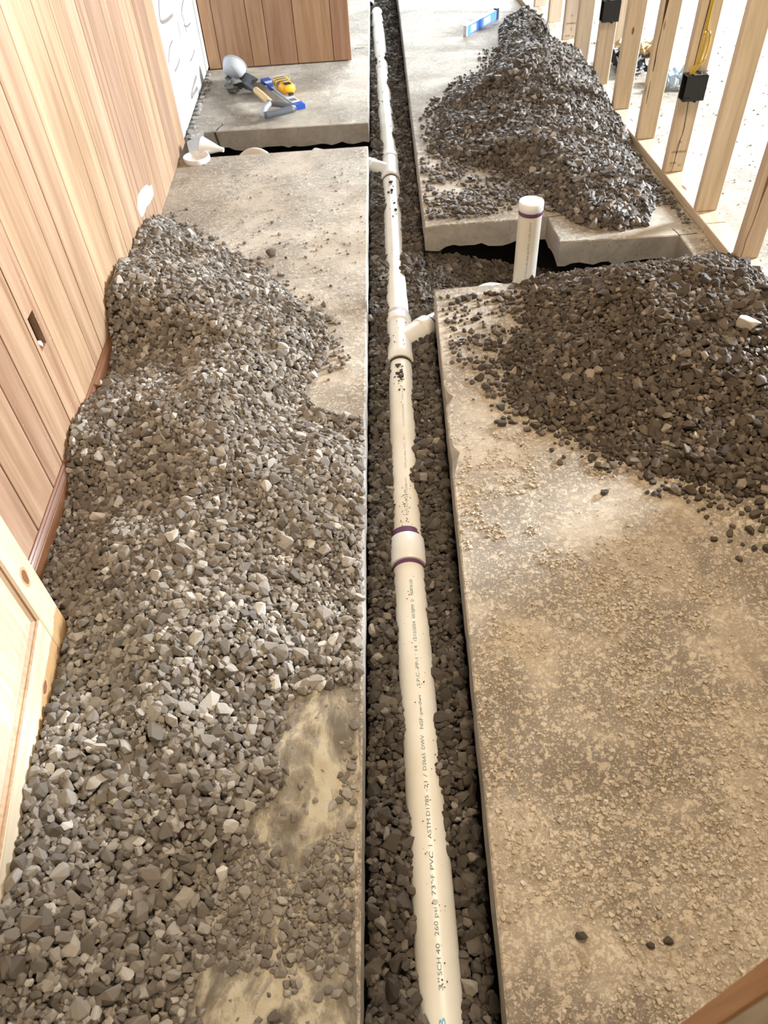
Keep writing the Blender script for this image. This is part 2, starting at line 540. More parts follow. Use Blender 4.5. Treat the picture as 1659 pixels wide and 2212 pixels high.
# saw over-cuts on the far slab and the step face crack
def strip(name, pts, w, mat, parent, dz=.0006):
    v, f = [], []
    for i, p in enumerate(pts):
        a = Vector(pts[max(i - 1, 0)]); b_ = Vector(pts[min(i + 1, len(pts) - 1)])
        t = (b_ - a).normalized()
        s = Vector((t.y, -t.x, 0)) * w * .5
        p = Vector(p)
        v += [p + s + Vector((0, 0, dz)), p - s + Vector((0, 0, dz)), p + s - Vector((0, 0, .004)), p - s - Vector((0, 0, .004))]
    for i in range(len(pts) - 1):
        o_ = i * 4
        f += [(o_, o_ + 4, o_ + 5, o_ + 1), (o_, o_ + 2, o_ + 6, o_ + 4), (o_ + 1, o_ + 5, o_ + 7, o_ + 3)]
    return pydata(name, v, f, mat, parent)
strip('saw_kerf', [(.80, 3.13, 0), (.85, 3.135, 0), (.905, 3.138, 0)], .005, M_KERF, floor)
strip('saw_kerf', [(1.298, 2.895, 0), (1.34, 2.896, 0), (1.375, 2.898, 0)], .005, M_KERF, floor)
strip('saw_kerf', [(1.298, 2.893, 0), (1.292, 2.93, 0), (1.286, 2.95, 0)], .004, M_KERF, floor)
strip('hairline_crack', [(-.775, 4.40, 0), (-.768, 4.44, 0), (-.75, 4.47, 0), (-.755, 4.5, 0)], .006, M_KERF, floor)
strip('hairline_crack', [(.015, 5.67, 0), (.03, 5.70, 0), (.055, 5.69, 0), (.08, 5.70, 0)], .010, M_KERF, floor)
pydata('hairline_crack', [(-.792, 4.386, -.004), (-.780, 4.386, -.004), (-.772, 4.385, -.055), (-.765, 4.384, -.10), (-.772, 4.384, -.10), (-.782, 4.385, -.055)],
       [(0, 5, 2, 1), (5, 4, 3, 2)], M_KERF, floor)
# the dark earth under the slabs and in the cuts
def soil():
    xs = np.arange(-1.15, 2.01, .09); ys = np.arange(-1.2, 9.3, .09)
    v = [(x, y, -.36 + .03 * rng.random()) for y in ys for x in xs]
    nx = len(xs)
    f = [(j * nx + i, j * nx + i + 1, (j + 1) * nx + i + 1, (j + 1) * nx + i) for j in range(len(ys) - 1) for i in range(nx - 1)]
    return pydata('soil_bed', v, f, M_SOIL, floor)
soil()

# ---------------------------------------------------------------- left wall
XW = -.9265
wall_l = empty('wall_left', (XW, 0, 0))
tag(wall_l, 'left wall of vertical honey-coloured wood planks above the gravel', None, None, 'structure')
box_obj('wall_backing', (-.075, -.021, -.6, 5.46, -.1, 2.42), M_BACKING, wall_l)
GROOVES = [-.6, -.42, -.25, -.1, .08, .2, .36, .52, .66, .84, .98, 1.16, 1.262, 1.384, 1.546, 1.651, 1.796, 1.901, 2.113, 2.218, 2.398, 2.633,
           2.788, 2.892, 3.049, 3.153, 3.345, 3.44, 3.553, 3.726, 3.837, 3.96, 4.06, 4.15, 4.243]
for a, b_ in zip(GROOVES[:-1], GROOVES[1:]):
    bm = bmesh.new()
    g = .0022
    if abs(a - 1.796) < 1e-3:                                  # the plank with the outlet opening
        h0, h1, z0, z1 = 1.815, 1.862, .357, .462
        add_box(bm, -.02, 0, a + g, b_ - g, .004, z0)
        add_box(bm, -.02, 0, a + g, b_ - g, z1, 2.4)
        add_box(bm, -.02, 0, a + g, h0, z0, z1)
        add_box(bm, -.02, 0, h1, b_ - g, z0, z1)
    else:
        add_box(bm, -.02, random.uniform(-.0006, .0006), a + g, b_ - g, .004 + random.uniform(0, .004), 2.4, bevel=.0018)
    bm_obj('plank', bm, M_PLANK, wall_l)
# outlet opening: steel box, wires, bits of plaster
bm = bmesh.new()
add_box(bm, -.074, -.070, 1.805, 1.872, .347, .472)
add_box(bm, -.07, -.0205, 1.805, 1.8145, .347, .472); add_box(bm, -.07, -.0205, 1.8625, 1.872, .347, .472)
add_box(bm, -.07, -.0205, 1.805, 1.872, .347, .3565); add_box(bm, -.07, -.0205, 1.805, 1.872, .4625, .472)
bm_obj('outlet_recess', bm, plain('outlet_box_inside', (.03, .035, .04), .6), wall_l)
sweep('outlet_wire', [(-.06, 1.83, .36), (-.03, 1.838, .385), (-.028, 1.85, .41), (-.06, 1.845, .44)], .0035, plain('grey_green_wire', (.06, .085, .085), .5), wall_l)
sweep('outlet_wire', [(-.06, 1.845, .36), (-.035, 1.85, .38), (-.04, 1.842, .40), (-.06, 1.83, .43)], .003, M_BLACK, wall_l)
def crumple(name, cx, cy, cz, sx, sy, sz, mat, parent=None, seed=0, sub=3):
    bm = bmesh.new()
    bmesh.ops.create_icosphere(bm, subdivisions=sub, radius=1)
    r = random.Random(seed)
    for v in bm.verts:
        k = 1 + r.uniform(-.28, .28)
        v.co = Vector((cx + v.co.x * sx * k, cy + v.co.y * sy * k, cz + v.co.z * sz * k))
    return bm_obj(name, bm, mat, parent)
M_PLASTER = plain('white_plaster_crumb', (.72, .70, .67), .8)
crumple('plaster_crumb', -.018, 1.822, .44, .012, .007, .016, M_PLASTER, wall_l, 3, 2)
crumple('plaster_crumb', -.016, 1.838, .366, .012, .014, .011, M_PLASTER, wall_l, 4, 2)
# white smear / torn label
bm = bmesh.new()
pts = [(3.36, .115), (3.372, .155), (3.33, .165), (3.29, .19), (3.22, .205), (3.15, .215), (3.10, .215), (3.07, .185), (3.08, .145), (3.13, .132), (3.20, .135), (3.27, .12)]
vs = [bm.verts.new((.0014, y, z)) for y, z in pts] + [bm.verts.new((.0004, y, z)) for y, z in pts]
k = len(pts)
bm.faces.new(vs[:k])
for i in range(k): bm.faces.new((vs[i], vs[(i + 1) % k], vs[k + (i + 1) % k], vs[k + i]))
bmesh.ops.recalc_face_normals(bm, faces=bm.faces)
o = bm_obj('torn_label', bm, plain('white_paper', (.56, .58, .60), .7, mottled=.06, ms=40), wall_l)
o['label'] = 'torn white paper label stuck low on the plank wall'
# insulation board between the planks and the corner
board = box_obj('insulation_board', (-.0205, -.012, 4.246, 5.36, .01, 2.4), M_BOARD, wall_l)
board['label'] = 'pale blue-white board with brown adhesive streaks'
box_obj('corner_post', (-.0205, -.004, 5.362, 5.452, .02, 2.4), plain('raw_post', (.62, .55, .46), .7, mottled=.12, ms=12), wall_l)
def bpt(u, v):                                                 # photo pixel -> point on the board plane (measured once)
    d = _fwd + (u - W_PX / 2) / F_PX * _R - (v - H_PX / 2) / F_PX * _U
    t = (XW - .012) / d[0]
    return (-.0115, float(t * d[1]), float(CAM_H + t * d[2]))
for pl, r in (([(343, 0), (344, 30), (348, 47), (360, 44), (373, 32)], .008), ([(396, 0), (392, 25), (397, 45), (403, 70)], .007),
              ([(383, 45), (388, 70), (391, 88)], .008), ([(372, 88), (366, 105), (364, 135)], .005), ([(388, 127), (384, 142), (378, 154)], .005),
              ([(420, 108), (416, 122), (411, 132)], .005), ([(397, 55), (404, 57), (411, 50)], .005), ([(424, 165), (418, 185), (413, 210), (426, 190)], .010)):
    sweep('adhesive_streak', [bpt(*p) for p in pl], .002, M_STREAK, board and wall_l, 8, r)
# rubble where the board meets the slab
for i in range(16):
    y = 4.32 + i * .068
    crumple('rubble_crumb', .006 + random.uniform(0, .02), y, .006, random.uniform(.008, .02), random.uniform(.012, .03), random.uniform(.005, .014), M_CUT, wall_l, 40 + i, 2)
# baseboard with a moulded top
prof = [(0, .006), (.013, .006), (.013, .058), (.0115, .061), (.0125, .066), (.010, .071), (.0065, .077), (.0065, .081), (.003, .086), (0, .087)]
v, f = [], []
for y in (1.12, 2.305):
    v += [(XW + x + .0004, y, z) for x, z in prof]
k = len(prof)
for i in range(k): f.append((i, (i + 1) % k, k + (i + 1) % k, k + i))
f += [tuple(range(k))[::-1], tuple(range(k, 2 * k))]
bb = pydata('baseboard_left', v, f, M_BASEB)
tag(bb, 'dark red-brown stained baseboard with moulded top along the left wall', None, None, 'structure')

# ---------------------------------------------------------------- back wall
wall_b = empty('wall_back', (0, 5.442, 0))
tag(wall_b, 'short back wall of brown wood planks behind the tools', None, None, 'structure')
box_obj('wall_backing', (-.94, -.008, .021, .11, .0, 2.42), M_BACKING, wall_b)
GB = [-.925, -.846, -.639, -.532, -.352, -.121, -.006]
for a, b_ in zip(GB[:-1], GB[1:]):
    bm = bmesh.new()
    add_box(bm, a + .0018, b_ - .0018, 0, .02, .006, 2.4, bevel=.002)
    bm_obj('plank', bm, M_PLANK_BACK, wall_b)

# ---------------------------------------------------------------- stud wall on the right
wall_r = empty('wall_right')
tag(wall_r, 'open stud wall of pale framing lumber on a bottom plate', None, None, 'structure')
PH = math.atan2(1.4085 - 1.319, 2.6068 - 4.994)               # plate direction
pdir = Vector((1.319 - 1.4085, 4.994 - 2.6068, 0)).normalized()
pnor = Vector((pdir.y, -pdir.x, 0))
P0 = Vector((1.4095, 2.6, 0))
MP = Matrix(((pnor.x, pdir.x, 0, P0.x), (pnor.y, pdir.y, 0, P0.y), (0, 0, 1, 0), (0, 0, 0, 1)))
def plate_box(name, dims, mat, bevel=.0025):
    bm = bmesh.new()
    add_box(bm, *dims, bevel=bevel)
    o = bm_obj(name, bm, mat, wall_r)
    o.matrix_local = MP
    return o
M_PLATE = wood('bottom_plate_lumber', (.46, .345, .22), (.58, .46, .32), (.67, .55, .41), grain=(18, .9, 18), rough=.6, var=.02, knots=((14, 4, 14), .14, (.22, .10, .04)))
plate_box('bottom_plate', (0, .089, -3.6, .30, .0, .038), M_PLATE)
plate_box('bottom_plate', (0, .089, .303, 1.72, .0, .038), M_PLATE)
plate_box('bottom_plate', (0, .089, 1.723, 4.2, .0, .038), M_PLATE)
plate_box('top_plate', (0, .089, -2.2, 4.2, 2.36, 2.398), M_PLATE)
STUD_Y = [-1.625, -1.22, -.81, -.405, .0, .405, .80, 1.19, 1.595, 1.985, 2.395, 2.83, 3.22, 3.63, 4.0]
studs = {}
for i, y in enumerate(STUD_Y):
    mt = M_STUD_BARK if abs(y - 1.19) < .01 else M_STUD
    bm = bmesh.new()
    add_box(bm, 0, .089, 0, .038, .0385, 2.3595, bevel=.003)
    o = bm_obj('stud', bm, mt, wall_r)
    off = .045 if i >= 11 else 0.0
    o.matrix_local = MP @ Matrix.Translation((off, y, 0))
    studs[y] = o
plate_box('shade_board', (.0895, .102, -3.6, -.73, .01, 2.4), plain('shade_board_plaster', (.68, .66, .62), .8))  # unseen board, put in to block window light from the near floor
# waney bark edge, drying crack and lumber stamps
def text_mesh(txt, size, name, mat, parent, align='CENTER', shear=0.0):
    cu = bpy.data.curves.new('txt', 'FONT')
    cu.body, cu.size, cu.align_x, cu.align_y = txt, size, align, 'CENTER'
    cu.shear = shear
    cu.resolution_u = 3
    to = bpy.data.objects.new('txt', cu)
    COL.objects.link(to)
    dg = bpy.context.evaluated_depsgraph_get()
    me = bpy.data.meshes.new_from_object(to.evaluated_get(dg))
    bpy.data.objects.remove(to)
    me.materials.clear()
    return link(name, me, mat, parent)
def stamp(st, lines):
    for txt, x, z, size in lines:
        o = text_mesh(txt, size, 'lumber_stamp', M_INK, st)
        o.matrix_local = Matrix.Translation((x, -.0006, z)) @ Matrix.Rotation(math.radians(90), 4, 'X')
stamp(studs[.80], [('20', .043, .170, .013), ('UNIVERSUC', .048, .128, .013), ('KSPS', .032, .080, .013), ('LS', .026, .068, .009), ('SC', .064, .068, .013)])
stamp(studs[2.83], [('20', .043, .170, .013), ('UNIVERSUC', .046, .128, .013), ('S', .05, .095, .02), ('KSPS', .03, .06, .013), ('SC', .064, .055, .013)])
def face_strip(name, pts, mat, st, y=-.0006):
    v, f = [], []
    for i, (x, z, w) in enumerate(pts):
        v += [(x - w / 2, y, z), (x + w / 2, y, z)]
    for i in range(len(pts) - 1): f.append((2 * i, 2 * i + 1, 2 * i + 3, 2 * i + 2))
    return pydata(name, v, f, mat, st)
face_strip('drying_crack', [(.032, .0395, .002), (.036, .07, .0025), (.037, .11, .003), (.039, .15, .0032), (.040, .185, .0035), (.044, .20, .003), (.045, .23, .004), (.042, .28, .003), (.036, .36, .003), (.026, .45, .003), (.028, .60, .004), (.034, .8, .003), (.036, 1.1, .002)], M_CRACK, studs[.80])
face_strip('drying_crack', [(.037, .11, .002), (.033, .14, .0022), (.034, .165, .0022), (.040, .182, .002)], M_CRACK, studs[.80])
face_strip('bark_streak', [(.014, .34, .003), (.015, .38, .006), (.013, .42, .004), (.016, .52, .003), (.018, .60, .012), (.02, .66, .016), (.024, .74, .014), (.026, .8, .004)], M_CRACK, studs[1.19])
face_strip('bark_streak', [(.012, .20, .002), (.012, .25, .004), (.012, .30, .002)], M_CRACK, studs[1.19])
face_strip('bark_streak', [(.016, .0395, .003), (.018, .08, .003), (.016, .12, .0035), (.022, .18, .003), (.024, .25, .005), (.026, .33, .012), (.028, .42, .018), (.03, .6, .02)], plain('bark_brown', (.20, .10, .045), .8), studs[.0])

# ---------------------------------------------------------------- doors
def door(name, origin, u, normal, width, stain_edge, label, knots):
    """local x along the width from the free edge, y into the thickness, z up"""
    root = empty(name)
    u = Vector(u).normalized(); nn = Vector(normal).normalized()
    root.matrix_world = Matrix(((u.x, -nn.x, 0, origin[0]), (u.y, -nn.y, 0, origin[1]), (0, 0, 1, origin[2]), (0, 0, 0, 1)))
    tag(root, label, None, None, 'structure')
    T, Hh = .035, 2.03
    sw, br = .094, .176
    ms = M_PINE if stain_edge else M_PINE_STAIN
    mh = M_PINE if stain_edge else M_PINE_H
    st = box_obj('stile', (0, sw - .0004, 0, T, 0, Hh), ms, root, .0015)
    box_obj('stile', (width - sw, width, 0, T, 0, Hh), ms, root, .0015)
    rl = box_obj('rail', (sw, width - sw, 0, T, 0, br), mh, root, .001)
    box_obj('rail', (sw, width - sw, 0, T, .95, 1.09), mh, root, .001)
    box_obj('rail', (sw, width - sw, 0, T, Hh - .11, Hh), mh, root, .001)
    for z0, z1 in ((br, .95), (1.09, Hh - .11)):
        bm = bmesh.new()
        x0, x1 = sw, width - sw
        # raised field with sloping margins
        a = .016; b2 = .055
        ring0 = [(x0 + a, .011, z0 + a), (x1 - a, .011, z0 + a), (x1 - a, .011, z1 - a), (x0 + a, .011, z1 - a)]
        ring1 = [(x0 + b2, .005, z0 + b2), (x1 - b2, .005, z0 + b2), (x1 - b2, .005, z1 - b2), (x0 + b2, .005, z1 - b2)]
        ringb = [(x, T - .011, z) for x, y, z in ring0]
        vv = [bm.verts.new(p) for p in ring0 + ring1 + ringb]
        for i in range(4):
            j = (i + 1) % 4
            bm.faces.new((vv[i], vv[j], vv[4 + j], vv[4 + i]))
            bm.faces.new((vv[j], vv[i], vv[8 + i], vv[8 + j]))
        bm.faces.new(vv[4:8]); bm.faces.new(vv[8:12][::-1])
        bmesh.ops.recalc_face_normals(bm, faces=bm.faces)
        bm_obj('door_panel', bm, M_PINE, root)
        bm = bmesh.new()
        o4 = [(x0, z0), (x1, z0), (x1, z1), (x0, z1)]
        i4 = [(x0 + a, z0 + a), (x1 - a, z0 + a), (x1 - a, z1 - a), (x0 + a, z1 - a)]
        m4 = [(x0 + a * .45, z0 + a * .45), (x1 - a * .45, z0 + a * .45), (x1 - a * .45, z1 - a * .45), (x0 + a * .45, z1 - a * .45)]
        R = [[bm.verts.new((x, y, z)) for x, z in L] for L, y in ((o4, .001), (m4, .0025), (m4, .006), (i4, .0105), (i4, .022), (o4, .022))]
        for q in range(5):
            for i in range(4):
                j = (i + 1) % 4
                bm.faces.new((R[q][i], R[q][j], R[q + 1][j], R[q + 1][i]))
        bmesh.ops.recalc_face_normals(bm, faces=bm.faces)
        bm_obj('panel_moulding', bm, M_STICK, root)
    if stain_edge:
        box_obj('edge_lipping', (-.004, 0, -.0003, T + .0003, .003, Hh - .003), M_STAIN_EDGE, root, .0012)
    for par, x, z, rx, rz in knots:
        parent = st if par == 'stile' else rl
        for nm, mt, k, y in (('knot_ring', M_KNOT_RING, 1.45, -.0004), ('knot', M_KNOT, 1.0, -.0008)):
            v = [(x + rx * k * math.cos(a) * (1 + .12 * math.sin(3 * a)), y, z + rz * k * math.sin(a)) for a in np.linspace(0, 2 * math.pi, 20, endpoint=False)]
            pydata(nm, v, [tuple(range(20))], mt, parent)
    return root
door('door_1', (-.797, 1.103, .014), (.131, -.991, 0), (.991, .131, 0), .78, False,
     'pale knotty pine panel door standing open along the left wall',
     [('stile', .050, .275, .012, .020), ('rail', .225, .102, .017, .009), ('rail', .345, .068, .014, .007)])
door('door_2', (.344, .1385, .014), (.888, -.459, 0), (-.459, -.888, 0), .78, True,
     'pine door with brown stained edge standing open close on the right', [])

# ---------------------------------------------------------------- drain pipe
ZP, RP = -.125, .0445
PIPE = empty('drain_pipe', (0, 0, 0))
tag(PIPE, 'long white plastic drain pipe with wye fittings lying in the gravel trench', 'pipe')
def P(x, y, z=ZP): return Vector((x, y, z))
A0, A1 = P(.031, -.4), P(.0595, 1.385)
B0, B1 = P(.0595, 1.385), P(.099, 2.33)
C0, C1 = P(.1065, 2.56), P(.152, 3.90)
D0, D1 = P(.160, 4.14), P(.2165, 7.0, -.115)
def straight(name, a, b_, r=RP, parent=PIPE, mat=None):
    L = (b_ - a).length
    return lathe(name, a, b_, [(0, r), (L, r)], mat or M_PVC, parent)
straight('pipe_length', A0, A1)
straight('pipe_length', B0, B1)
straight('pipe_length', C0, C1)
L = (D1 - D0).length
lathe('pipe_length', D0, D1, [(0, RP), (L - .03, RP), (L - .012, RP * .97), (L - .002, RP * .8), (L, .004)], M_PVC, PIPE)
def along(a, b_, s): return a + (b_ - a).normalized() * s
# coupling and its purple primer rings
cdir = (A1 - A0).normalized()
c0 = A1 - cdir * .048
lathe('coupling', c0, A1 + cdir * .1, [(0, RP), (.0005, .0505), (.003, .052), (.093, .052), (.0955, .0505), (.096, RP)], M_PVC_FIT, PIPE)
def ring(a, d, w, r=RP + .0012, mat=None, parent=PIPE):
    d = Vector(d).normalized()
    return lathe('primer_ring', a, a + d, [(0, r - .001), (.001, r), (w - .001, r), (w, r - .001)], mat or M_PRIMER, parent)
ring(c0 - cdir * .014, cdir, .014)
ring(c0 + cdir * .096, cdir, .026)
def wye(p0, p1, bstart, bdir, blen):
    d = (p1 - p0).normalized(); L = (p1 - p0).length
    w_ = lathe('wye_fitting', p0, p1, [(0, RP), (.0005, .0515), (.003, .053), (.045, .053), (.049, .0490), (L - .049, .0490), (L - .045, .053), (L - .003, .053), (L - .0005, .0515), (L, RP)], M_PVC_FIT, PIPE)
    bd = Vector(bdir).normalized()
    lathe('branch_hub', bstart, bstart + bd, [(0, .046), (blen - .048, .0488), (blen - .044, .053), (blen - .003, .053), (blen - .0005, .0515), (blen, RP)], M_PVC_FIT, w_)
    return bd
w0, w1 = P(.0975, 2.296), P(.1085, 2.60)
bd = wye(w0, w1, P(.101, 2.43), (.735, .68, -.03), .165)
ring(w1 + (w1 - w0).normalized() * .012, w1 - w0, .006, mat=M_PRIMER_PALE); ring(w1 + (w1 - w0).normalized() * .024, w1 - w0, .005, mat=M_PRIMER_PALE)
b0 = P(.101, 2.43) + bd * .165
b1 = P(.455, 2.765, -.160)
straight('pipe_length', b0 - bd * .02, b1)
ring(b0 + bd * .006, bd, .006)
lathe('black_gap', w0 - cdir * .014, w0, [(0, RP + .0006), (.014, RP + .002)], M_HOLLOW, PIPE)
# elbow, arm and the upright stub with its cap
S0 = Vector((.634, 2.752, -.16))
el = [b1 - bd * .03, b1 + bd * .015, b1 + Vector((.05, .025, .004)), b1 + Vector((.10, .012, .0))]
sweep('elbow', el, .052, M_PVC_FIT, PIPE, 28)
ring(b1 - bd * .052, bd, .007)
sweep('elbow', [b1 + Vector((.07, .018, 0)), b1 + Vector((.13, -.002, -.02)), Vector((.622, 2.755, -.165)), Vector((.634, 2.752, -.10))], .050, M_PVC_FIT, PIPE, 28)
ST0, ST1 = Vector((.634, 2.752, -.12)), Vector((.634, 2.752, .226))
straight('stub_pipe', ST0, ST1)
lathe('test_cap', Vector((.634, 2.752, .222)), Vector((.634, 2.752, .3)), [(0, .0435), (.0005, .046), (.003, .0475), (.028, .0475), (.032, .046), (.034, .042), (.0335, .0405), (.0325, .001)], plain('white_test_cap', (.82, .82, .82), .35), PIPE)
ring(Vector((.634, 2.752, .207)), (0, 0, 1), .0145)
# far wye, branch to the left
f0, f1 = P(.151, 3.872), P(.1625, 4.170)
bd2 = wye(f0, f1, P(.155, 3.985), (-.80, .60, .01), .150)
straight('pipe_length', P(.155, 3.985) + bd2 * .14, P(.155, 3.985) + bd2 * .50 + Vector((0, 0, -.01)))
ring(f1 + (f1 - f0).normalized() * .006, f1 - f0, .004, mat=plain('grey_joint', (.45, .40, .34), .5))
lathe('black_gap', f0 - cdir * .010, f0, [(0, RP + .0006), (.010, RP + .002)], M_HOLLOW, PIPE)
j0 = D0 + (D1 - D0).normalized() * 1.42
lathe('coupling', j0, D1, [(0, RP), (.0005, RP + .003), (.06, RP + .003), (.0605, RP)], M_PVC, PIPE)
# print on the pipe: bent onto the round, reading away from the camera
def pipe_print(txt, a, b_, y0, y1, off, mat, size=.0115):
    d = (b_ - a).normalized()
    o = text_mesh(txt, size, 'printed_text', mat, PIPE, 'LEFT')
    me = o.data
    co = np.empty(len(me.vertices) * 3, 'f'); me.vertices.foreach_get('co', co); co = co.reshape(-1, 3)
    w = max(co[:, 0].max(), 1e-4)
    s = co[:, 0] / w * (y1 - y0) + y0
    vv = co[:, 1] - off
    th = vv / RP
    rr = RP + .0006
    side = np.array([d.y, -d.x, 0]); side /= np.linalg.norm(side)
    base = np.array(a)[None] + np.array(d)[None] * ((s - a.y) / d.y)[:, None]
    out = base - side[None] * (rr * np.sin(th))[:, None] + np.array([0, 0, 1])[None] * (rr * np.cos(th))[:, None]
    me.vertices.foreach_set('co', out.astype('f').ravel()); me.update()
    return o
k = 1.0144
PR = [('3"', .292, .316), ('SCH', .320, .352), ('40', .358, .378), ('260', .392, .420), ('psi', .426, .447), ('@', .451, .463), ('73\u00b0', .470, .500), ('F', .505, .513),
      ('PVC', .522, .562), ('1', .570, .576), ('ASTM', .590, .635), ('D1785', .640, .690), ('-21', .698, .724), ('/', .734, .742), ('D2665', .750, .795), ('DWV', .804, .842),
      ('NSF', .858, .890), ('-pw-dwv', .893, .955), ('S.P.C.', .980, 1.025), ('-PP-1', 1.028, 1.066), ('14', 1.085, 1.105), ('12/12/2024', 1.025 * 1.09, 1.185), ('03:30PM', 1.196, 1.243), ('D', 1.254, 1.262), ('MADE IN USA', 1.276, 1.335)]
# positions follow the photograph: rescale the list to its measured ends
ya, yb = .2965, 1.262
for t, s0, s1 in PR:
    q0 = ya + (s0 - .292) / (1.335 - .292) * (yb - ya); q1 = ya + (s1 - .292) / (1.335 - .292) * (yb - ya)
    pipe_print(t, A0, A1, q0, q1, .003, M_BLUEINK)
pipe_print('B', A0, A1, .235, .256, .001, M_BLUEMARK, .018)
for t, y0, y1 in (('ASTM D1785-21 / D2665 DWV', 1.50, 1.66), ('NSF-pw-dwv S.P.C. PP-1', 1.70, 1.86), ('14 12/12/2024 03:30PM', 1.90, 2.02), ('MADE IN USA', 2.04, 2.12)):
    pipe_print(t, B0, B1, y0, y1, .004, plain('faded_pipe_print', (.42, .40, .36), .7), .010)
o = text_mesh('3" SCH 40 260 psi PVC 1120 ASTM', .011, 'printed_text', plain('faded_stub_print', (.30, .30, .29), .7), PIPE, 'LEFT')
me = o.data
co = np.empty(len(me.vertices) * 3, 'f'); me.vertices.foreach_get('co', co); co = co.reshape(-1, 3)
zt = -.04 + co[:, 0] / co[:, 0].max() * .23
ang = -math.pi / 2 - .10 - co[:, 1] / RP
out = np.stack([.634 + (RP + .0006) * np.cos(ang), 2.752 + (RP + .0006) * np.sin(ang), zt], 1)
me.vertices.foreach_set('co', out.astype('f').ravel()); me.update()
# a second, open-ended pipe at the far end of the trench
op = empty('open_pipe', (0, 0, 0))
tag(op, 'open-ended white pipe lying beside the drain pipe at the far trench end', 'pipe')
q0, q1 = P(.158, 7.13, -.10), P(.20, 9.0, -.10)
lathe('pipe_length', q0, q1, [(.25, .038), (0, .0385), (0, RP), (1.8, RP)], M_PVC, op)
lathe('pipe_inside', q0, q1, [(.02, .0384), (.2, .0384), (.2, .001)], M_HOLLOW, op)

# ---------------------------------------------------------------- electrical boxes and cables on the studs
def elec_box(y, z0, z1, label, cab_label):
    b = empty('electrical_box')
    tag(b, label, 'electrical box', 'electrical boxes on the studs')
    b.matrix_world = MP @ Matrix.Translation((0, y, 0))
    d0, d1, w = -.014, .076, .056
    bm = bmesh.new()
    t = .003
    add_box(bm, d0, d1, -w, -w + t, z0, z1, .001); add_box(bm, d0, d1, -t - .001, -.001, z0, z1, .001)
    add_box(bm, d0, d1, -w, -.001, z0, z0 + t, .001); add_box(bm, d0, d1, -w, -.001, z1 - t, z1, .001)
    add_box(bm, d1 - t, d1, -w, -.001, z0, z1, .001)
    bm_obj('box_body', bm, M_BLACK, b)
    bm = bmesh.new()
    add_box(bm, d0 + .004, d0 + .028, -w - .004, -w, z0 + .004, z0 + .014, .001); bm_obj('screw_boss', bm, M_BLACK, b)
    box_obj('bottom_tab', (d0 + .05, d0 + .062, -w + .004, -.004, z0 - .008, z0 - .0005), M_BLACK, b, .002)
    box_obj('top_tab', (d0 + .05, d0 + .062, -w + .012, -.012, z1 + .0005, z1 + .009), M_BLACK, b, .002)
    bm = bmesh.new()
    add_box(bm, d0 + .03, d1 - .004, -w + .006, -.02, z1 + .0006, z1 + .004, .0008)
    add_box(bm, d0 + .06, d1 + .004, -.034, -.026, z1 + .006, z1 + .012, .002)
    bm_obj('cable_clamp', bm, M_STEEL, b)
    c = empty('cable')
    tag(c, cab_label, 'cable', 'cables on the studs')
    c.matrix_world = MP @ Matrix.Translation((0, y, 0))
    for k, dx in enumerate((0, .007)):
        sweep('cable_run', [(.036 + dx, -.006, 2.2), (.038 + dx, -.006, 1.5), (.036 + dx, -.0065, .95), (.035 + dx, -.007, .70), (.034 + dx, -.014, .60)], .0036, M_YELLOW, c, 8)
    sweep('cable_loop', [(.034, -.014, .602), (.028, -.024, .595), (.026, -.03, .56), (.022, -.034, .50), (.008, -.034, z1 + .02), (.003, -.032, z1 + .001)], .0042, M_YELLOW, c, 8)
    sweep('cable_loop', [(.041, -.014, .602), (.052, -.020, .597), (.056, -.026, .56), (.046, -.032, .50), (.026, -.034, z1 + .03), (.014, -.033, z1 + .001)], .0042, M_YELLOW, c, 8)
    sweep('cable_loop', [(.036, -.02, .60), (.038, -.028, .56), (.030, -.034, .50), (.014, -.034, z1 + .02), (.009, -.033, z1 + .001)], .004, M_YELLOW, c, 8)
    sweep('cable_loop', [(.045, -.010, .56), (.046, -.012, .51), (.049, -.010, .478)], .0028, plain('pale_cable', (.72, .58, .25), .5), c, 8)
    box_obj('cable_staple', (.030, .048, -.011, -.0005, .735, .741), M_CREAM, c, .001)
elec_box(.80, .356, .452, 'black electrical box on the third stud from the right', 'yellow cable looped into the nearer black electrical box')
elec_box(1.985, .356, .452, 'black electrical box on the far stud nearest the gravel pile', 'yellow cable running into the farther black electrical box')

# ---------------------------------------------------------------- tools on the back slab
M_BLUE = plain('blue_paint', (.02, .085, .42), .35)
M_ALU = plain('pale_aluminium', (.66, .68, .72), .4, .2)
M_GREYP = plain('grey_plastic', (.12, .13, .14), .5)
lv = empty('spirit_level', (-.55, 5.135, 0), math.atan2(-.50, .235))
tag(lv, 'silver and blue spirit level lying under the yellow tape measure', 'spirit level')
LL = .555
bm = bmesh.new()
add_box(bm, 0, LL, -.026, .026, 0, .004, .001); add_box(bm, 0, LL, -.026, .026, .020, .024, .001); add_box(bm, 0, LL, -.010, .010, .004, .020)
bm_obj('beam', bm, M_ALU, lv)
for a, b_ in ((0, .055), (LL - .055, LL)):
    box_obj('end_cap', (a - .002, b_ + .002, -.0275, .0275, -.0, .0255), M_BLUE, lv, .002)
box_obj('blue_panel', (.10, .17, -.0265, .0265, .0003, .0249), M_BLUE, lv, .001)
box_obj('vial_window', (LL - .13, LL - .085, -.022, .018, .012, .0252), M_GREYP, lv, .002)
tm = empty('tape_measure', (-.415, 4.885, .0255), math.atan2(-.50, .235))
tag(tm, 'yellow and black tape measure lying on the spirit level', 'tape measure')
bm = bmesh.new()
add_box(bm, -.085, .085, -.042, .042, 0, .052, .016)
bm_obj('housing', bm, plain('tape_yellow', (.80, .40, .015), .4), tm, True)
bm = bmesh.new()
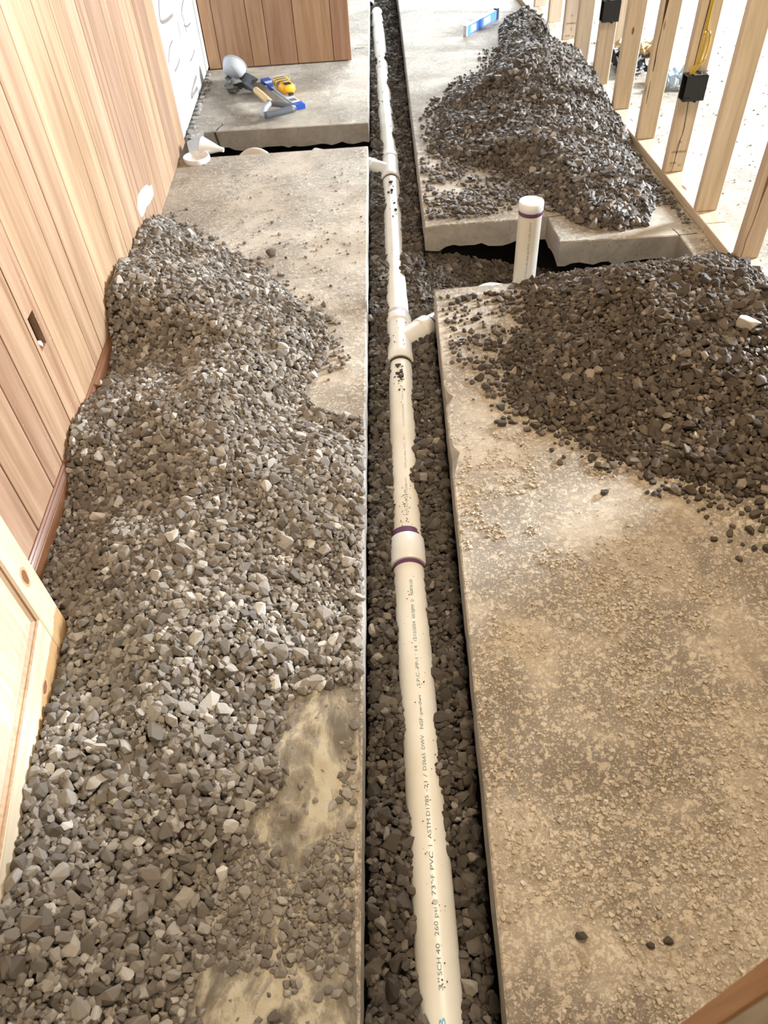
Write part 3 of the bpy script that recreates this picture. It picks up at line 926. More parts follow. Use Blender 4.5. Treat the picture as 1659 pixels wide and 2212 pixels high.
add_box(bm, -.088, .02, -.0435, .0435, .014, .054, .012)
bm_obj('rubber_grip', bm, plain('tape_grip', (.14, .115, .075), .7, mottled=.4, ms=60), tm, True)
box_obj('grip_stripe', (-.06, -.045, -.046, .046, .018, .0555), plain('tape_stripe', (.70, .42, .06), .5), tm, .004)
box_obj('grip_stripe', (-.025, -.010, -.046, .046, .018, .0555), plain('tape_stripe', (.70, .42, .06), .5), tm, .004)
box_obj('label_plate', (.032, .072, -.022, .022, .048, .0535), M_BLACK, tm, .002)
box_obj('tape_hook', (.085, .104, -.014, .014, .001, .012), M_BLACK, tm, .001)

sh = empty('spade', (-.655, 4.985, 0))
tag(sh, 'short spade with wooden shaft and grey D-handle lying on the slab', 'spade')
ax = Vector((-.425 + .70, 4.555 - 5.02, 0)).normalized()
ax = Vector((.42, -.907, 0))
sd = Vector((ax.y, -ax.x, 0))
def L_(s, t, z): return Vector((ax.x * s + sd.x * t, ax.y * s + sd.y * t, z))
# blade: curved sheet, socket, shaft, D grip
v, f = [], []
for i, (s, w) in enumerate(((-.20, .03), (-.15, .075), (-.06, .085), (.02, .08), (.05, .03))):
    for j in range(7):
        t = (j / 6 * 2 - 1)
        v.append(L_(s, t * w, .025 + .03 * t * t + max(0, s) * .4))
nv = len(v)
v += [p - Vector((0, 0, .004)) for p in v]
for i in range(4):
    for j in range(6):
        a = i * 7 + j
        f += [(a, a + 1, a + 8, a + 7), (nv + a, nv + a + 7, nv + a + 8, nv + a + 1)]
pydata('blade', v, f, plain('dull_steel_blade', (.10, .10, .10), .45, .7, mottled=.3), sh, True)
sweep('socket', [L_(.02, 0, .04), L_(.10, 0, .055), L_(.19, 0, .06)], .020, plain('dark_socket', (.055, .06, .065), .45, .4), sh, 14)
sweep('shaft', [L_(.18, 0, .06), L_(.30, 0, .058), L_(.40, 0, .052)], .019, wood('ash_shaft', (.42, .26, .12), (.58, .38, .19), (.66, .46, .25), grain=(20, 20, 20), rough=.5), sh, 14)
g0, g1, wd = .40, .545, .088
sweep('handle_grip', [L_(g0 - .03, 0, .052), L_(g0 + .01, 0, .05), L_(g0 + .05, -.045, .046), L_(g1 - .02, -wd, .042), L_(g1, -wd * .96, .04)], .016, M_GREYP, sh, 12)
sweep('handle_grip', [L_(g0 - .03, 0, .052), L_(g0 + .01, 0, .05), L_(g0 + .05, .045, .046), L_(g1 - .02, wd, .042), L_(g1, wd * .96, .04)], .016, plain('grey_handle_pale', (.34, .35, .37), .45), sh, 12)
sweep('handle_bar', [L_(g1 - .006, -wd, .04), L_(g1, 0, .04), L_(g1 - .006, wd, .04)], .019, M_GREYP, sh, 12)
crumple('mud_clod', *(L_(-.03, .065, .04)), .05, .045, .035, plain('grey_mud', (.16, .15, .13), .9, mottled=.4), sh, 12)
bk = empty('bowl', (-.745, 5.16, .0))
tag(bk, 'round white plastic bowl standing tipped beside the spade blade', 'bowl')
o = lathe('shell', (0, 0, 0), (0, 0, 1), [(0, .001), (0, .030), (.006, .046), (.02, .060), (.045, .069), (.07, .072), (.07, .076), (.074, .076), (.074, .069), (.045, .065), (.022, .056), (.006, .03), (.006, .001)], plain('white_plastic', (.50, .50, .49), .65, mottled=.08), bk, 36)
o.rotation_euler = (math.radians(-62), 0, math.radians(-18))
o.location = (0, -.03, .055)
# blue box level standing on edge beyond
l2 = empty('box_level', (.767, 5.79, 0), math.atan2(6.118 - 5.781, 1.016 - .762))
tag(l2, 'blue and white box level standing on edge on the far floor', 'spirit level')
M_LBLUE = plain('light_blue_paint', (.08, .20, .62), .4)
box_obj('beam', (.01, .425, -.012, .012, 0, .062), M_LBLUE, l2, .002)
box_obj('white_panel', (.06, .13, -.0128, .0128, .012, .05), plain('white_panel', (.75, .78, .82), .4), l2, .001)
box_obj('white_panel', (.24, .33, -.0128, .0128, .012, .05), plain('white_panel', (.75, .78, .82), .4), l2, .001)
box_obj('end_cap', (0, .012, -.013, .013, 0, .064), plain('clear_end', (.55, .58, .66), .3), l2, .002)
box_obj('end_cap', (.422, .455, -.015, .015, -.0, .070), M_BLACK, l2, .003)

# ---------------------------------------------------------------- white plastic bits in the left cross trench
M_WP = plain('white_pipe_scrap', (.78, .76, .73), .4)
ring_o = empty('pipe_ring', (-.835, 4.005, .0))
tag(ring_o, 'white plastic ring lying flat on the slab by the cross trench', 'pipe ring')
lathe('ring_body', (0, 0, 0), (0, 0, 1), [(0, .055), (.0, .066), (.012, .069), (.024, .067), (.024, .059), (.012, .056), (.004, .054), (.004, .001)], M_WP, ring_o, 36)
cone = empty('funnel', (-.745, 4.10, -.01))
tag(cone, 'white plastic cone-shaped sleeve leaning in the cross trench', 'funnel')
o = lathe('sleeve', (0, 0, 0), (0, 0, 1), [(0, .001), (0, .044), (.003, .046), (.10, .012), (.118, .011), (.118, .001)], M_WP, cone, 32)
o.rotation_euler = (math.radians(98), 0, math.radians(76))
o.location = (-.07, .0, .045)
disc = empty('plastic_disc', (-.552, 4.098, -.108))
tag(disc, 'dusty round beige disc standing half out of the left cross trench', 'disc')
o = lathe('disc_body', (0, 0, 0), (0, 0, 1), [(0, .001), (0, .105), (.006, .112), (.026, .112), (.03, .105), (.03, .001)], plain('dusty_disc', (.66, .59, .51), .85, mottled=.08), disc, 40)
o.rotation_euler = (math.radians(75), 0, math.radians(-4))

# ---------------------------------------------------------------- debris beyond the studs
def sheet(name, cx, cy, sx, sy, amp, mat, seed, label, cat):
    r = np.random.default_rng(seed)
    n_ = 14
    z = np.abs(r.normal(0, 1, (n_, n_)))
    z = (z + np.roll(z, 1, 0) + np.roll(z, 1, 1)) / 3 * amp + .004
    v = [(cx + (i / (n_ - 1) - .5) * sx * (1 + .2 * r.random()), cy + (j / (n_ - 1) - .5) * sy * (1 + .2 * r.random()), float(z[i, j])) for i in range(n_) for j in range(n_)]
    m_ = len(v)
    v += [(x, y, max(z_ - .003, .0005)) for x, y, z_ in v]
    f = []
    for i in range(n_ - 1):
        for j in range(n_ - 1):
            a = i * n_ + j
            f += [(a, a + n_, a + n_ + 1, a + 1), (m_ + a, m_ + a + 1, m_ + a + n_ + 1, m_ + a + n_)]
    o = pydata(name, v, f, mat)
    tag(o, label, cat)
    return o
sheet('plastic_scrap', 1.635, 4.93, .16, .30, .05, M_BLACK, 1, 'crumpled black plastic scrap on the floor behind the far studs', 'scrap')
sheet('cardboard_scrap', 1.80, 5.20, .26, .18, .04, plain('brown_cardboard', (.55, .38, .20), .8, mottled=.2, ms=8), 2, 'torn brown cardboard piece beside the black plastic scrap', 'scrap')
sheet('plastic_bag', 1.815, 4.60, .17, .16, .05, plain('grey_blue_film', (.42, .50, .55), .3, mottled=.3, ms=20), 3, 'crumpled grey-blue plastic bag on the floor beyond the studs', 'bag')
po = box_obj('lumber_post', (1.685, 1.765, 5.42, 5.458, .0, 2.4), M_STUD, None, .002)
tag(po, 'single orange-tinted lumber post standing beyond the stud wall', 'post')

# ---------------------------------------------------------------- crushed stone
def hull_shape(seed, npts):
    r = np.random.default_rng(seed)
    bm = bmesh.new()
    p = r.normal(size=(npts, 3))
    p /= np.linalg.norm(p, axis=1)[:, None]
    p = np.sign(p) * np.abs(p) ** r.uniform(.55, 1.0)
    p *= r.uniform(.72, 1.0, (npts, 1))
    p *= np.array([1, r.uniform(.62, .95), r.uniform(.45, .75)])
    for q in p: bm.verts.new(q)
    res = bmesh.ops.convex_hull(bm, input=bm.verts)
    bmesh.ops.delete(bm, geom=[v for v in bm.verts if not v.link_faces], context='VERTS')
    bmesh.ops.triangulate(bm, faces=bm.faces)
    bm.verts.index_update()
    V = np.array([v.co[:] for v in bm.verts]); Fc = np.array([[v.index for v in f.verts] for f in bm.faces])
    bm.free()
    V -= (V.max(0) + V.min(0)) / 2
    return V / (V[:, 0].max() - V[:, 0].min()) , Fc     # unit length along x
SHAPES_HI = [hull_shape(100 + i, 22) for i in range(28)]
SHAPES_LO = [hull_shape(300 + i, 13) for i in range(24)]

CELL = .004
GX0, GY0, GX1, GY1 = -1.0, .12, 1.62, 7.5
NX, NY = int((GX1 - GX0) / CELL), int((GY1 - GY0) / CELL)
gx = GX0 + (np.arange(NX) + .5) * CELL
gy = GY0 + (np.arange(NY) + .5) * CELL
def vnoise(wl, seed):
    r = np.random.default_rng(seed)
    nx, ny = int((GX1 - GX0) / wl) + 4, int((GY1 - GY0) / wl) + 4
    g = r.uniform(-1, 1, (ny, nx))
    fx = (gx - GX0) / wl; fy = (gy - GY0) / wl
    ix = fx.astype(int); iy = fy.astype(int)
    tx = fx - ix; ty = fy - iy
    tx = tx * tx * (3 - 2 * tx); ty = ty * ty * (3 - 2 * ty)
    a = g[np.ix_(iy, ix)] * (1 - tx) + g[np.ix_(iy, ix + 1)] * tx
    b_ = g[np.ix_(iy + 1, ix)] * (1 - tx) + g[np.ix_(iy + 1, ix + 1)] * tx
    return a * (1 - ty[:, None]) + b_ * ty[:, None]
XX, YY = np.meshgrid(gx, gy)
def poly_sd(poly):
    """signed distance, positive inside"""
    d2 = np.full(XX.shape, 1e9); ins = np.zeros(XX.shape, bool)
    for i, (x0, y0) in enumerate(poly):
        x1, y1 = poly[(i + 1) % len(poly)]
        ex, ey = x1 - x0, y1 - y0
        t = np.clip(((XX - x0) * ex + (YY - y0) * ey) / (ex * ex + ey * ey + 1e-12), 0, 1)
        d2 = np.minimum(d2, (XX - x0 - t * ex) ** 2 + (YY - y0 - t * ey) ** 2)
        c_ = ((y0 > YY) != (y1 > YY)) & (XX < ex * (YY - y0) / (ey if abs(ey) > 1e-9 else 1e-9) + x0)
        ins ^= c_
    return np.where(ins, 1, -1) * np.sqrt(d2)
def tps(ctrl):
    c_ = np.array(ctrl); xy = c_[:, :2]; z = c_[:, 2]
    n_ = len(c_)
    K = lambda r2: np.where(r2 > 1e-12, .5 * r2 * np.log(r2 + 1e-12), 0)
    A = np.zeros((n_ + 3, n_ + 3))
    A[:n_, :n_] = K(((xy[:, None] - xy[None]) ** 2).sum(-1)) + 1e-3 * np.eye(n_)
    A[:n_, n_] = 1; A[:n_, n_ + 1:] = xy; A[n_, :n_] = 1; A[n_ + 1:, :n_] = xy.T
    w = np.linalg.solve(A, np.r_[z, 0, 0, 0])
    st = 4
    xs, ys = XX[::st, ::st], YY[::st, ::st]
    out = w[n_] + w[n_ + 1] * xs + w[n_ + 2] * ys
    for i in range(n_): out = out + w[i] * K((xs - xy[i, 0]) ** 2 + (ys - xy[i, 1]) ** 2)
    out = np.repeat(np.repeat(out, st, 0), st, 1)[:NY, :NX]
    k = 5                                                       # light smoothing of the block edges
    for ax_ in (0, 1):
        out = sum(np.roll(out, s, ax_) for s in range(-(k // 2), k // 2 + 1)) / k
    return out
n30, n12, n06 = vnoise(.30, 1), vnoise(.12, 2), vnoise(.055, 3)
le = LEFT_EDGE(YY); re_ = np.where(YY < 2.61, .1405 + .0432 * YY, .172 + .0304 * YY)

# target heights
poly_left = [(-1.2, 3.42), (-.933, 3.40), (-.795, 3.229), (-.677, 3.085), (-.525, 2.944), (-.36, 2.736), (-.282, 2.588), (-.174, 2.446), (-.140, 2.278), (-.165, 2.156),
             (-.235, 2.01), (-.165, 1.895), (-.02, 1.86), (.1, 1.8), (.1, .88), (-.09, .90), (-.23, .86), (-.275, .776), (-.235, .67), (-.31, .60), (-.35, .493), (-.375, .412), (-.40, .25), (-.42, -.2), (-1.2, -.2)]
ctrl_left = [(-.93, 3.38, .03), (-.93, 2.98, .13), (-.93, 2.78, .13), (-.93, 2.5, .205), (-.93, 2.40, .185), (-.93, 2.28, .06), (-.93, 2.12, .03), (-.93, 2.0, .06), (-.93, 1.85, .095), (-.93, 1.70, .10),
             (-.93, 1.58, .03), (-.93, 1.38, .0), (-.93, 1.2, .01), (-.8, 2.2, .06), (-.82, 1.4, .03), (-.7, 2.9, .09), (-.6, 2.6, .13), (-.4, 2.5, .075), (-.7, 2.3, .14), (-.35, 2.25, .07), (-.6, 2.0, .12), (-.3, 1.95, .03),
             (-.65, 1.7, .12), (-.35, 1.6, .085), (-.15, 1.6, .05), (-.05, 1.5, .022), (-.65, 1.42, .075), (-.4, 1.32, .10), (-.3, 1.2, .07), (-.1, 1.2, .03), (-.6, 1.1, .12), (-.35, 1.0, .10), (-.14, 1.0, .028),
             (-.7, .9, .08), (-.5, .8, .11), (-.3, .88, .03), (-.62, .6, .08), (-.4, .55, .035), (-.70, .64, .115), (-.70, .4, .15), (-.66, .2, .16), (-.5, .32, .065), (-.42, .2, .03)]
sd_left = poly_sd(poly_left)
H_left = np.minimum(tps(ctrl_left) + (.036 * n30 + .020 * n12) * np.clip((XX + .93) / .2, 0, 1), .010 + .62 * sd_left)
H_left = np.where(sd_left > .012, np.maximum(H_left, .0145), H_left)
door_x = np.where(YY < 1.115, -.795 + (1.103 - YY) * .132 + .006, -5)
H_left[(XX < np.maximum(door_x, XW + .008)) | (sd_left < .004) | (XX > le - .008)] = -9

poly_right = [(.56, 2.62), (.50, 2.52), (.545, 2.36), (.48, 2.22), (.40, 2.10), (.375, 1.93), (.45, 1.82), (.545, 1.745), (.62, 1.655), (.752, 1.525), (.851, 1.455), (.912, 1.41), (1.069, 1.40), (1.3, 1.42), (1.9, 1.4), (1.9, 2.8), (1.1, 2.66)]
ctrl_right = [(1.1, 2.3, .215), (.95, 2.28, .20), (.8, 2.28, .165), (.62, 2.3, .05), (1.25, 2.25, .19), (1.42, 2.25, .115), (1.42, 1.9, .10), (1.42, 1.6, .06), (1.2, 2.0, .165), (1.0, 2.0, .15), (.8, 2.0, .115), (.6, 2.0, .06),
              (1.0, 1.75, .085), (.8, 1.75, .06), (1.2, 1.7, .09), (1.0, 1.55, .04), (.6, 2.55, .012), (.8, 2.55, .065), (1.0, 2.55, .125), (1.2, 2.55, .115), (1.36, 2.5, .07), (.45, 2.0, .015), (.62, 1.75, .02)]
sd_right = poly_sd(poly_right)
plate_x = P0.x + (YY - P0.y) * (pdir.x / pdir.y)
H_right = np.minimum(tps(ctrl_right) + .014 * n30 + .014 * n12, .008 + .60 * sd_right)
H_right[(sd_right < .004) | (XX > plate_x - .006)] = -9
far_edge = 2.603 + np.clip((XX - .253) / (1.1 - .253), 0, 1.3) * .03
H_right[(YY > far_edge - .006)] = -9

poly_back = [(.80, 3.30), (.90, 3.05), (.976, 2.985), (1.08, 2.96), (1.193, 2.99), (1.283, 3.19), (1.31, 3.45), (1.335, 3.75), (1.42, 4.0), (1.9, 4.6), (1.9, 6.5), (1.454, 6.42), (1.13, 6.2), (1.03, 5.95), (.95, 5.5), (.86, 5.1), (.63, 4.86), (.44, 4.47), (.395, 4.14), (.415, 3.85), (.56, 3.72), (.74, 3.60)]
ctrl_back = [(.9, 4.4, .19), (1.05, 4.6, .235), (1.18, 4.3, .15), (.75, 4.25, .125), (.55, 4.2, .05), (1.0, 3.95, .12), (.75, 3.9, .07), (1.15, 3.6, .085), (1.1, 3.35, .085), (1.1, 3.15, .06), (1.25, 3.5, .05), (1.3, 4.0, .05), (1.2, 4.9, .16), (1.05, 5.0, .12), (1.2, 5.3, .045), (1.25, 5.8, .075), (1.15, 5.95, .045), (1.38, 5.6, .06), (1.33, 4.6, .09), (1.4, 6.2, .05)]
sd_back = poly_sd(poly_back)
H_back = np.minimum(tps(ctrl_back) + .022 * n30 + .014 * n12, .008 + .55 * sd_back)
H_back[(sd_back < .004) | (XX > plate_x - .006)] = -9

H_tr = -.102 + .010 * n30 + .018 * n12 + .010 * n06
in_tr = (XX > le + .006) & (XX < re_ - .006)
H_tr = np.where(in_tr & (YY > 2.2) & (YY < 2.9) & (XX > .12), H_tr - .012, H_tr)
cav = (YY > 2.55) & (YY < 3.16) & (XX >= re_ - .02) & (XX < 1.34)
H_tr = np.where(cav, -.135 - np.clip(XX - .28, 0, 1) * .22 + .012 * n12, H_tr)
crossl = (YY > 4.03) & (YY < 4.42) & (XX < le + .02) & (XX > -.93)
H_tr = np.where(crossl, -.17 + .012 * n12, H_tr)
H_tr[~(in_tr | cav | crossl)] = -9

# height map the stones settle on
hm = np.zeros((NY, NX))
hm[in_tr | cav | crossl] = -.32
def pipe_into(a, b_, r):
    a = np.array(a); b_ = np.array(b_)
    d = b_ - a; L2 = (d[:2] ** 2).sum()
    t = np.clip(((XX - a[0]) * d[0] + (YY - a[1]) * d[1]) / L2, 0, 1)
    dist = np.hypot(XX - a[0] - t * d[0], YY - a[1] - t * d[1])
    z = a[2] + t * d[2] + np.sqrt(np.maximum(r * r - dist * dist, 0))
    ok = dist < r
    hm[ok] = np.maximum(hm[ok], z[ok])
PIPE_MASK0 = hm.copy()
for a, b_, r in ((A0, A1, RP), (B0, B1, RP), (C0, C1, RP), (D0, D1, RP), (c0, A1 + cdir * .048, .052), (w0, w1, .052), (f0, f1, .052), (P(.101, 2.43), b1, .05), (P(.155, 3.985), P(.155, 3.985) + bd2 * .5, .05), (q0, q1, RP)):
    pipe_into(a, b_, r)
pipe_top = hm.copy()

DISC = {}
def disc_k(r):
    k = max(1, int(round(r / CELL)))
    if k not in DISC:
        a = np.arange(-k, k + 1)
        d = np.hypot(*np.meshgrid(a, a)) / k
        DISC[k] = (k, d <= 1.0, np.where(d <= 1, .5 - .62 * d * d, -9), d <= .62)
    return DISC[k]

def settle(H, tries, smin, smax, mean, rnd, thick=.60, slack=.35, keep=None):
    """stones dropped one by one until the heap reaches its height"""
    base = H > -8
    init = np.where(base, np.maximum(hm, H - .030), hm)
    hm[base] = init[base]
    jj, ii = np.nonzero(base if keep is None else (base & keep))
    out = []
    pick = rnd.integers(0, len(jj), tries)
    sz = np.clip(rnd.lognormal(math.log(mean), .40, tries), smin, smax)
    for t in range(tries):
        j, i, s = jj[pick[t]], ii[pick[t]], sz[t]
        k, dm, cap, inner = disc_k(s * .42)
        if i < k or j < k or i >= NX - k or j >= NY - k: continue
        win = hm[j - k:j + k + 1, i - k:i + k + 1]
        z0 = win[inner].mean() * .55 + win[inner].max() * .45
        th = s * thick
        if z0 + th * .5 > H[j, i] + slack * s * .5: continue
        zc = z0 + th * .34
        hm[j - k:j + k + 1, i - k:i + k + 1] = np.maximum(win, zc + th * cap)
        out.append((GX0 + (i + .5) * CELL, GY0 + (j + .5) * CELL, zc, s))
    return np.array(out).reshape(-1, 4)

def rots(n_, rnd, tilt, nx=None, ny=None):
    yaw = rnd.uniform(0, 2 * math.pi, n_)
    tx = rnd.normal(0, tilt, n_); ty = rnd.normal(0, tilt, n_)
    if nx is not None: ty = ty + np.arctan(nx) * -1.0; tx = tx + np.arctan(ny)
    cz, sz = np.cos(yaw), np.sin(yaw)
    Z = np.zeros((n_, 3, 3)); Z[:, 0, 0] = cz; Z[:, 0, 1] = -sz; Z[:, 1, 0] = sz; Z[:, 1, 1] = cz; Z[:, 2, 2] = 1
    X = np.zeros((n_, 3, 3)); X[:, 0, 0] = 1; X[:, 1, 1] = np.cos(tx); X[:, 1, 2] = -np.sin(tx); X[:, 2, 1] = np.sin(tx); X[:, 2, 2] = np.cos(tx)
    Y = np.zeros((n_, 3, 3)); Y[:, 1, 1] = 1; Y[:, 0, 0] = np.cos(ty); Y[:, 0, 2] = np.sin(ty); Y[:, 2, 0] = -np.sin(ty); Y[:, 2, 2] = np.cos(ty)
    return X @ Y @ Z

def project(pts):
    d = pts - np.array([0, 0, CAM_H])
    z = d @ _fwd
    return W_PX / 2 + F_PX * (d @ _R) / z, H_PX / 2 - F_PX * (d @ _U) / z, z

def build_stuff(name, st, R, shp, tone, mat, bed=None):
    """all the small stones of a heap (and the fines between them, darkened for the shade in the gaps) as one mesh"""
    Vs, Fs, Ts, off = [], [], [], 0
    for lib, flag in ((SHAPES_HI, 1), (SHAPES_LO, 0)):
        for k, (V, Fc) in enumerate(lib):
            ids = np.nonzero((shp[:, 0] == flag) & (shp[:, 1] == k))[0]
            if not len(ids): continue
            pv = np.einsum('nij,vj->nvi', R[ids], V) * st[ids, 3][:, None, None] + st[ids, :3][:, None]
            nv = len(V)
            Vs.append(pv.reshape(-1, 3))
            Fs.append((Fc[None] + (np.arange(len(ids)) * nv)[:, None, None]).reshape(-1, 3) + off)
            Ts.append(np.repeat(tone[ids], nv))
            off += nv * len(ids)
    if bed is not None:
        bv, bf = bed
        Vs.append(bv); Fs.append(bf + off); Ts.append(np.full(len(bv), .03)); off += len(bv)  # bed toned near black: shade of the gaps put into its colour
    V = np.concatenate(Vs).astype('f'); Fc = np.concatenate(Fs).astype('i'); T = np.concatenate(Ts).astype('f')
    me = bpy.data.meshes.new(name)
    me.vertices.add(len(V)); me.vertices.foreach_set('co', V.ravel())
    me.loops.add(Fc.size); me.loops.foreach_set('vertex_index', Fc.ravel())
    me.polygons.add(len(Fc)); me.polygons.foreach_set('loop_start', np.arange(0, Fc.size, 3, dtype='i'))
    me.update(calc_edges=True)
    at = me.attributes.new('tone', 'FLOAT', 'POINT'); at.data.foreach_set('value', T)
    me.shade_flat()
    return link(name, me, mat)

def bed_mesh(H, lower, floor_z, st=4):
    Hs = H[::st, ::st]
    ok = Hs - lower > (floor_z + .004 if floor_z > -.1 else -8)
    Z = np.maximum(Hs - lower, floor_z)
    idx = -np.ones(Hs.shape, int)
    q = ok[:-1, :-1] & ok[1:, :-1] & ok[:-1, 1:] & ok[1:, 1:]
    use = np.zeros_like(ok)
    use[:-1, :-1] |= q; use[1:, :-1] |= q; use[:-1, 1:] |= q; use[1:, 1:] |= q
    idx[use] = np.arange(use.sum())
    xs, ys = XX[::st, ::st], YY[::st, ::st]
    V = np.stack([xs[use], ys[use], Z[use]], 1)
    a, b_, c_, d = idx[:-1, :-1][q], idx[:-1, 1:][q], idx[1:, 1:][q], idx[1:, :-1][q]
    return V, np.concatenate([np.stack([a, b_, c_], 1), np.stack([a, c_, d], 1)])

rs = np.random.default_rng(5)
HEAPS = []
def heap(key, H, tries, mean, smin, smax, lower, fz, tonefn=None, keep=None, seed=1, tilt=.42):
    r = np.random.default_rng(seed)
    st = settle(H, tries, smin, smax, mean, r, keep=keep)
    j = ((st[:, 1] - GY0) / CELL).astype(int); i = ((st[:, 0] - GX0) / CELL).astype(int)
    Hc = np.maximum(H, -.3)
    gxs = (Hc[j, np.minimum(i + 5, NX - 1)] - Hc[j, np.maximum(i - 5, 0)]) / (10 * CELL)
    gys = (Hc[np.minimum(j + 5, NY - 1), i] - Hc[np.maximum(j - 5, 0), i]) / (10 * CELL)
    R = rots(len(st), r, tilt, np.clip(gxs, -.8, .8), np.clip(gys, -.8, .8))
    tone = np.clip(r.beta(1.7, 2.0, len(st)) * .88 + .08, 0, .92)
    pale_few = r.random(len(st)) < .03  # a few stones of paler tone, picked at random
    tone[pale_few] = r.uniform(.88, 1.0, pale_few.sum())
    near = st[:, 1] < 2.4
    shp = np.stack([near.astype(int), np.where(near, r.integers(0, len(SHAPES_HI), len(st)), r.integers(0, len(SHAPES_LO), len(st)))], 1)
    HEAPS.append(dict(key=key, st=st, R=R, tone=tone, shp=shp, bed=bed_mesh(H, lower, fz)))

heap('left', H_left, 125000, .0195, .010, .042, .016, .002, seed=21)
heap('right', H_right, 52000, .021, .010, .042, .016, .002, seed=22)
heap('back', H_back, 60000, .022, .011, .042, .016, .002, seed=23)
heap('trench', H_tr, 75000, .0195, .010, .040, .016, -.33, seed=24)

# thin scatter: stones lying loose on the slabs round the heaps
def scatter(n_, fn, mean, seed, smin=.006, smax=.034):
    r = np.random.default_rng(seed)
    out = []
    for _ in range(n_ * 25):
        if len(out) >= n_: break
        x, y = fn(r)
        i, j = int((x - GX0) / CELL), int((y - GY0) / CELL)
        if not (3 < i < NX - 3 and 3 < j < NY - 3): continue
        s = float(np.clip(r.lognormal(math.log(mean), .4), smin, smax))
        if (in_tr[j, i] or cav[j, i] or crossl[j, i] or in_tr[j, min(i + 4, NX - 1)] or in_tr[j, max(i - 4, 0)]): continue
        if abs(hm[j - 1:j + 2, i - 1:i + 2]).max() > .004: continue
        if x > plate_x[j, i] - .02 or x < XW + .03 or (y < 1.12 and x < -.7): continue
        k = max(1, int(s * .3 / CELL))
        hm[j - k:j + k + 1, i - k:i + k + 1] = np.maximum(hm[j - k:j + k + 1, i - k:i + k + 1], s * .4)
        out.append((x, y, s * .27, s))
    return np.array(out)
def near_poly(poly, sig):
    P_ = np.array(poly)
    def fn(r):
        k = r.integers(0, len(P_)); a, b_ = P_[k], P_[(k + 1) % len(P_)]
        p = a + (b_ - a) * r.random()
        ang = r.uniform(0, 2 * math.pi); d = abs(r.normal(0, sig))
        return p[0] + d * math.cos(ang), p[1] + d * math.sin(ang)
    return fn
sc_left = np.concatenate([scatter(100, near_poly([(-.9, 3.40), (-.795, 3.229), (-.677, 3.085), (-.525, 2.944), (-.36, 2.736), (-.282, 2.588), (-.174, 2.446), (-.13, 2.278), (-.16, 2.156)], .045), .016, 31),
                          scatter(34, lambda r: (r.uniform(-.85, .0), 2.9 + abs(r.normal(0, .45))), .011, 32)])
sc_right = np.concatenate([scatter(240, near_poly([(.56, 2.58), (.50, 2.50), (.545, 2.36), (.48, 2.22), (.40, 2.10), (.375, 1.93), (.45, 1.82), (.545, 1.745), (.62, 1.655), (.752, 1.525), (.851, 1.455), (.912, 1.41), (1.069, 1.40), (1.3, 1.36)], .05), .017, 33),
                           scatter(110, lambda r: (.27 + abs(r.normal(.09, .10)), r.uniform(2.08, 2.58)), .017, 34), scatter(40, lambda r: (r.uniform(.85, 1.4), r.normal(1.30, .05)), .015, 35)])
sc_back = np.concatenate([scatter(330, lambda r: (lambda t: (.30 + t * .5 + r.normal(0, .03), 3.24 + t * .22 + r.normal(0, .085)))(r.random()), .019, 36),
                          scatter(120, lambda r: (r.uniform(.28, .55), r.normal(3.66, .10)), .018, 37),
                          scatter(320, near_poly(poly_back[0:8] + [(1.33, 4.2), (.95, 5.5), (.86, 5.1), (.63, 4.86), (.44, 4.47), (.395, 4.14), (.415, 3.85), (.56, 3.72), (.74, 3.60)], .055), .017, 38),
                          scatter(90, lambda r: (r.normal(1.30, .06), r.uniform(2.98, 3.9)), .014, 39)])
def add_scatter(key, st, seed):
    h = next(h for h in HEAPS if h['key'] == key)
    r = np.random.default_rng(seed)
    n_ = len(st)
    h['st'] = np.concatenate([h['st'], st]); h['R'] = np.concatenate([h['R'], rots(n_, r, .18)])
    h['tone'] = np.r_[h['tone'], r.uniform(.2, .8, n_)]
    h['shp'] = np.concatenate([h['shp'], np.stack([np.ones(n_, int), r.integers(0, len(SHAPES_HI), n_)], 1)])
add_scatter('left', sc_left, 1); add_scatter('right', sc_right, 2); add_scatter('back', sc_back, 3)

# stones half sunk in the sawdust at the near left
sp = []
r = np.random.default_rng(77)
poly_dust = [(-.225, .90), (LEFT_EDGE(.92) - .004, .93), (LEFT_EDGE(.1) - .004, .1), (-.42, .1), (-.375, .40), (-.33, .60), (-.27, .74)]
sd_dust = poly_sd(poly_dust)
dens = vnoise(.16, 91) + .6 * vnoise(.06, 92)
while len(sp) < 2300:
    x, y = r.uniform(-.42, -.07), r.uniform(.13, .92)
    i, j = int((x - GX0) / CELL), int((y - GY0) / CELL)
    if sd_dust[j, i] < -.03 or x > LEFT_EDGE(y) - .016: continue
    edge_bias = .9 if sd_dust[j, i] < .02 else (.10 + .9 * (dens[j, i] > .05) + .5 * (dens[j, i] > -.25) * (x > -.2))
    if r.random() > edge_bias * .8: continue
    s = float(np.clip(r.lognormal(math.log(.0098), .45), .004, .026))
    sp.append((x, y, .002 + s * .12, s))
add_scatter('left', np.array(sp), 4)

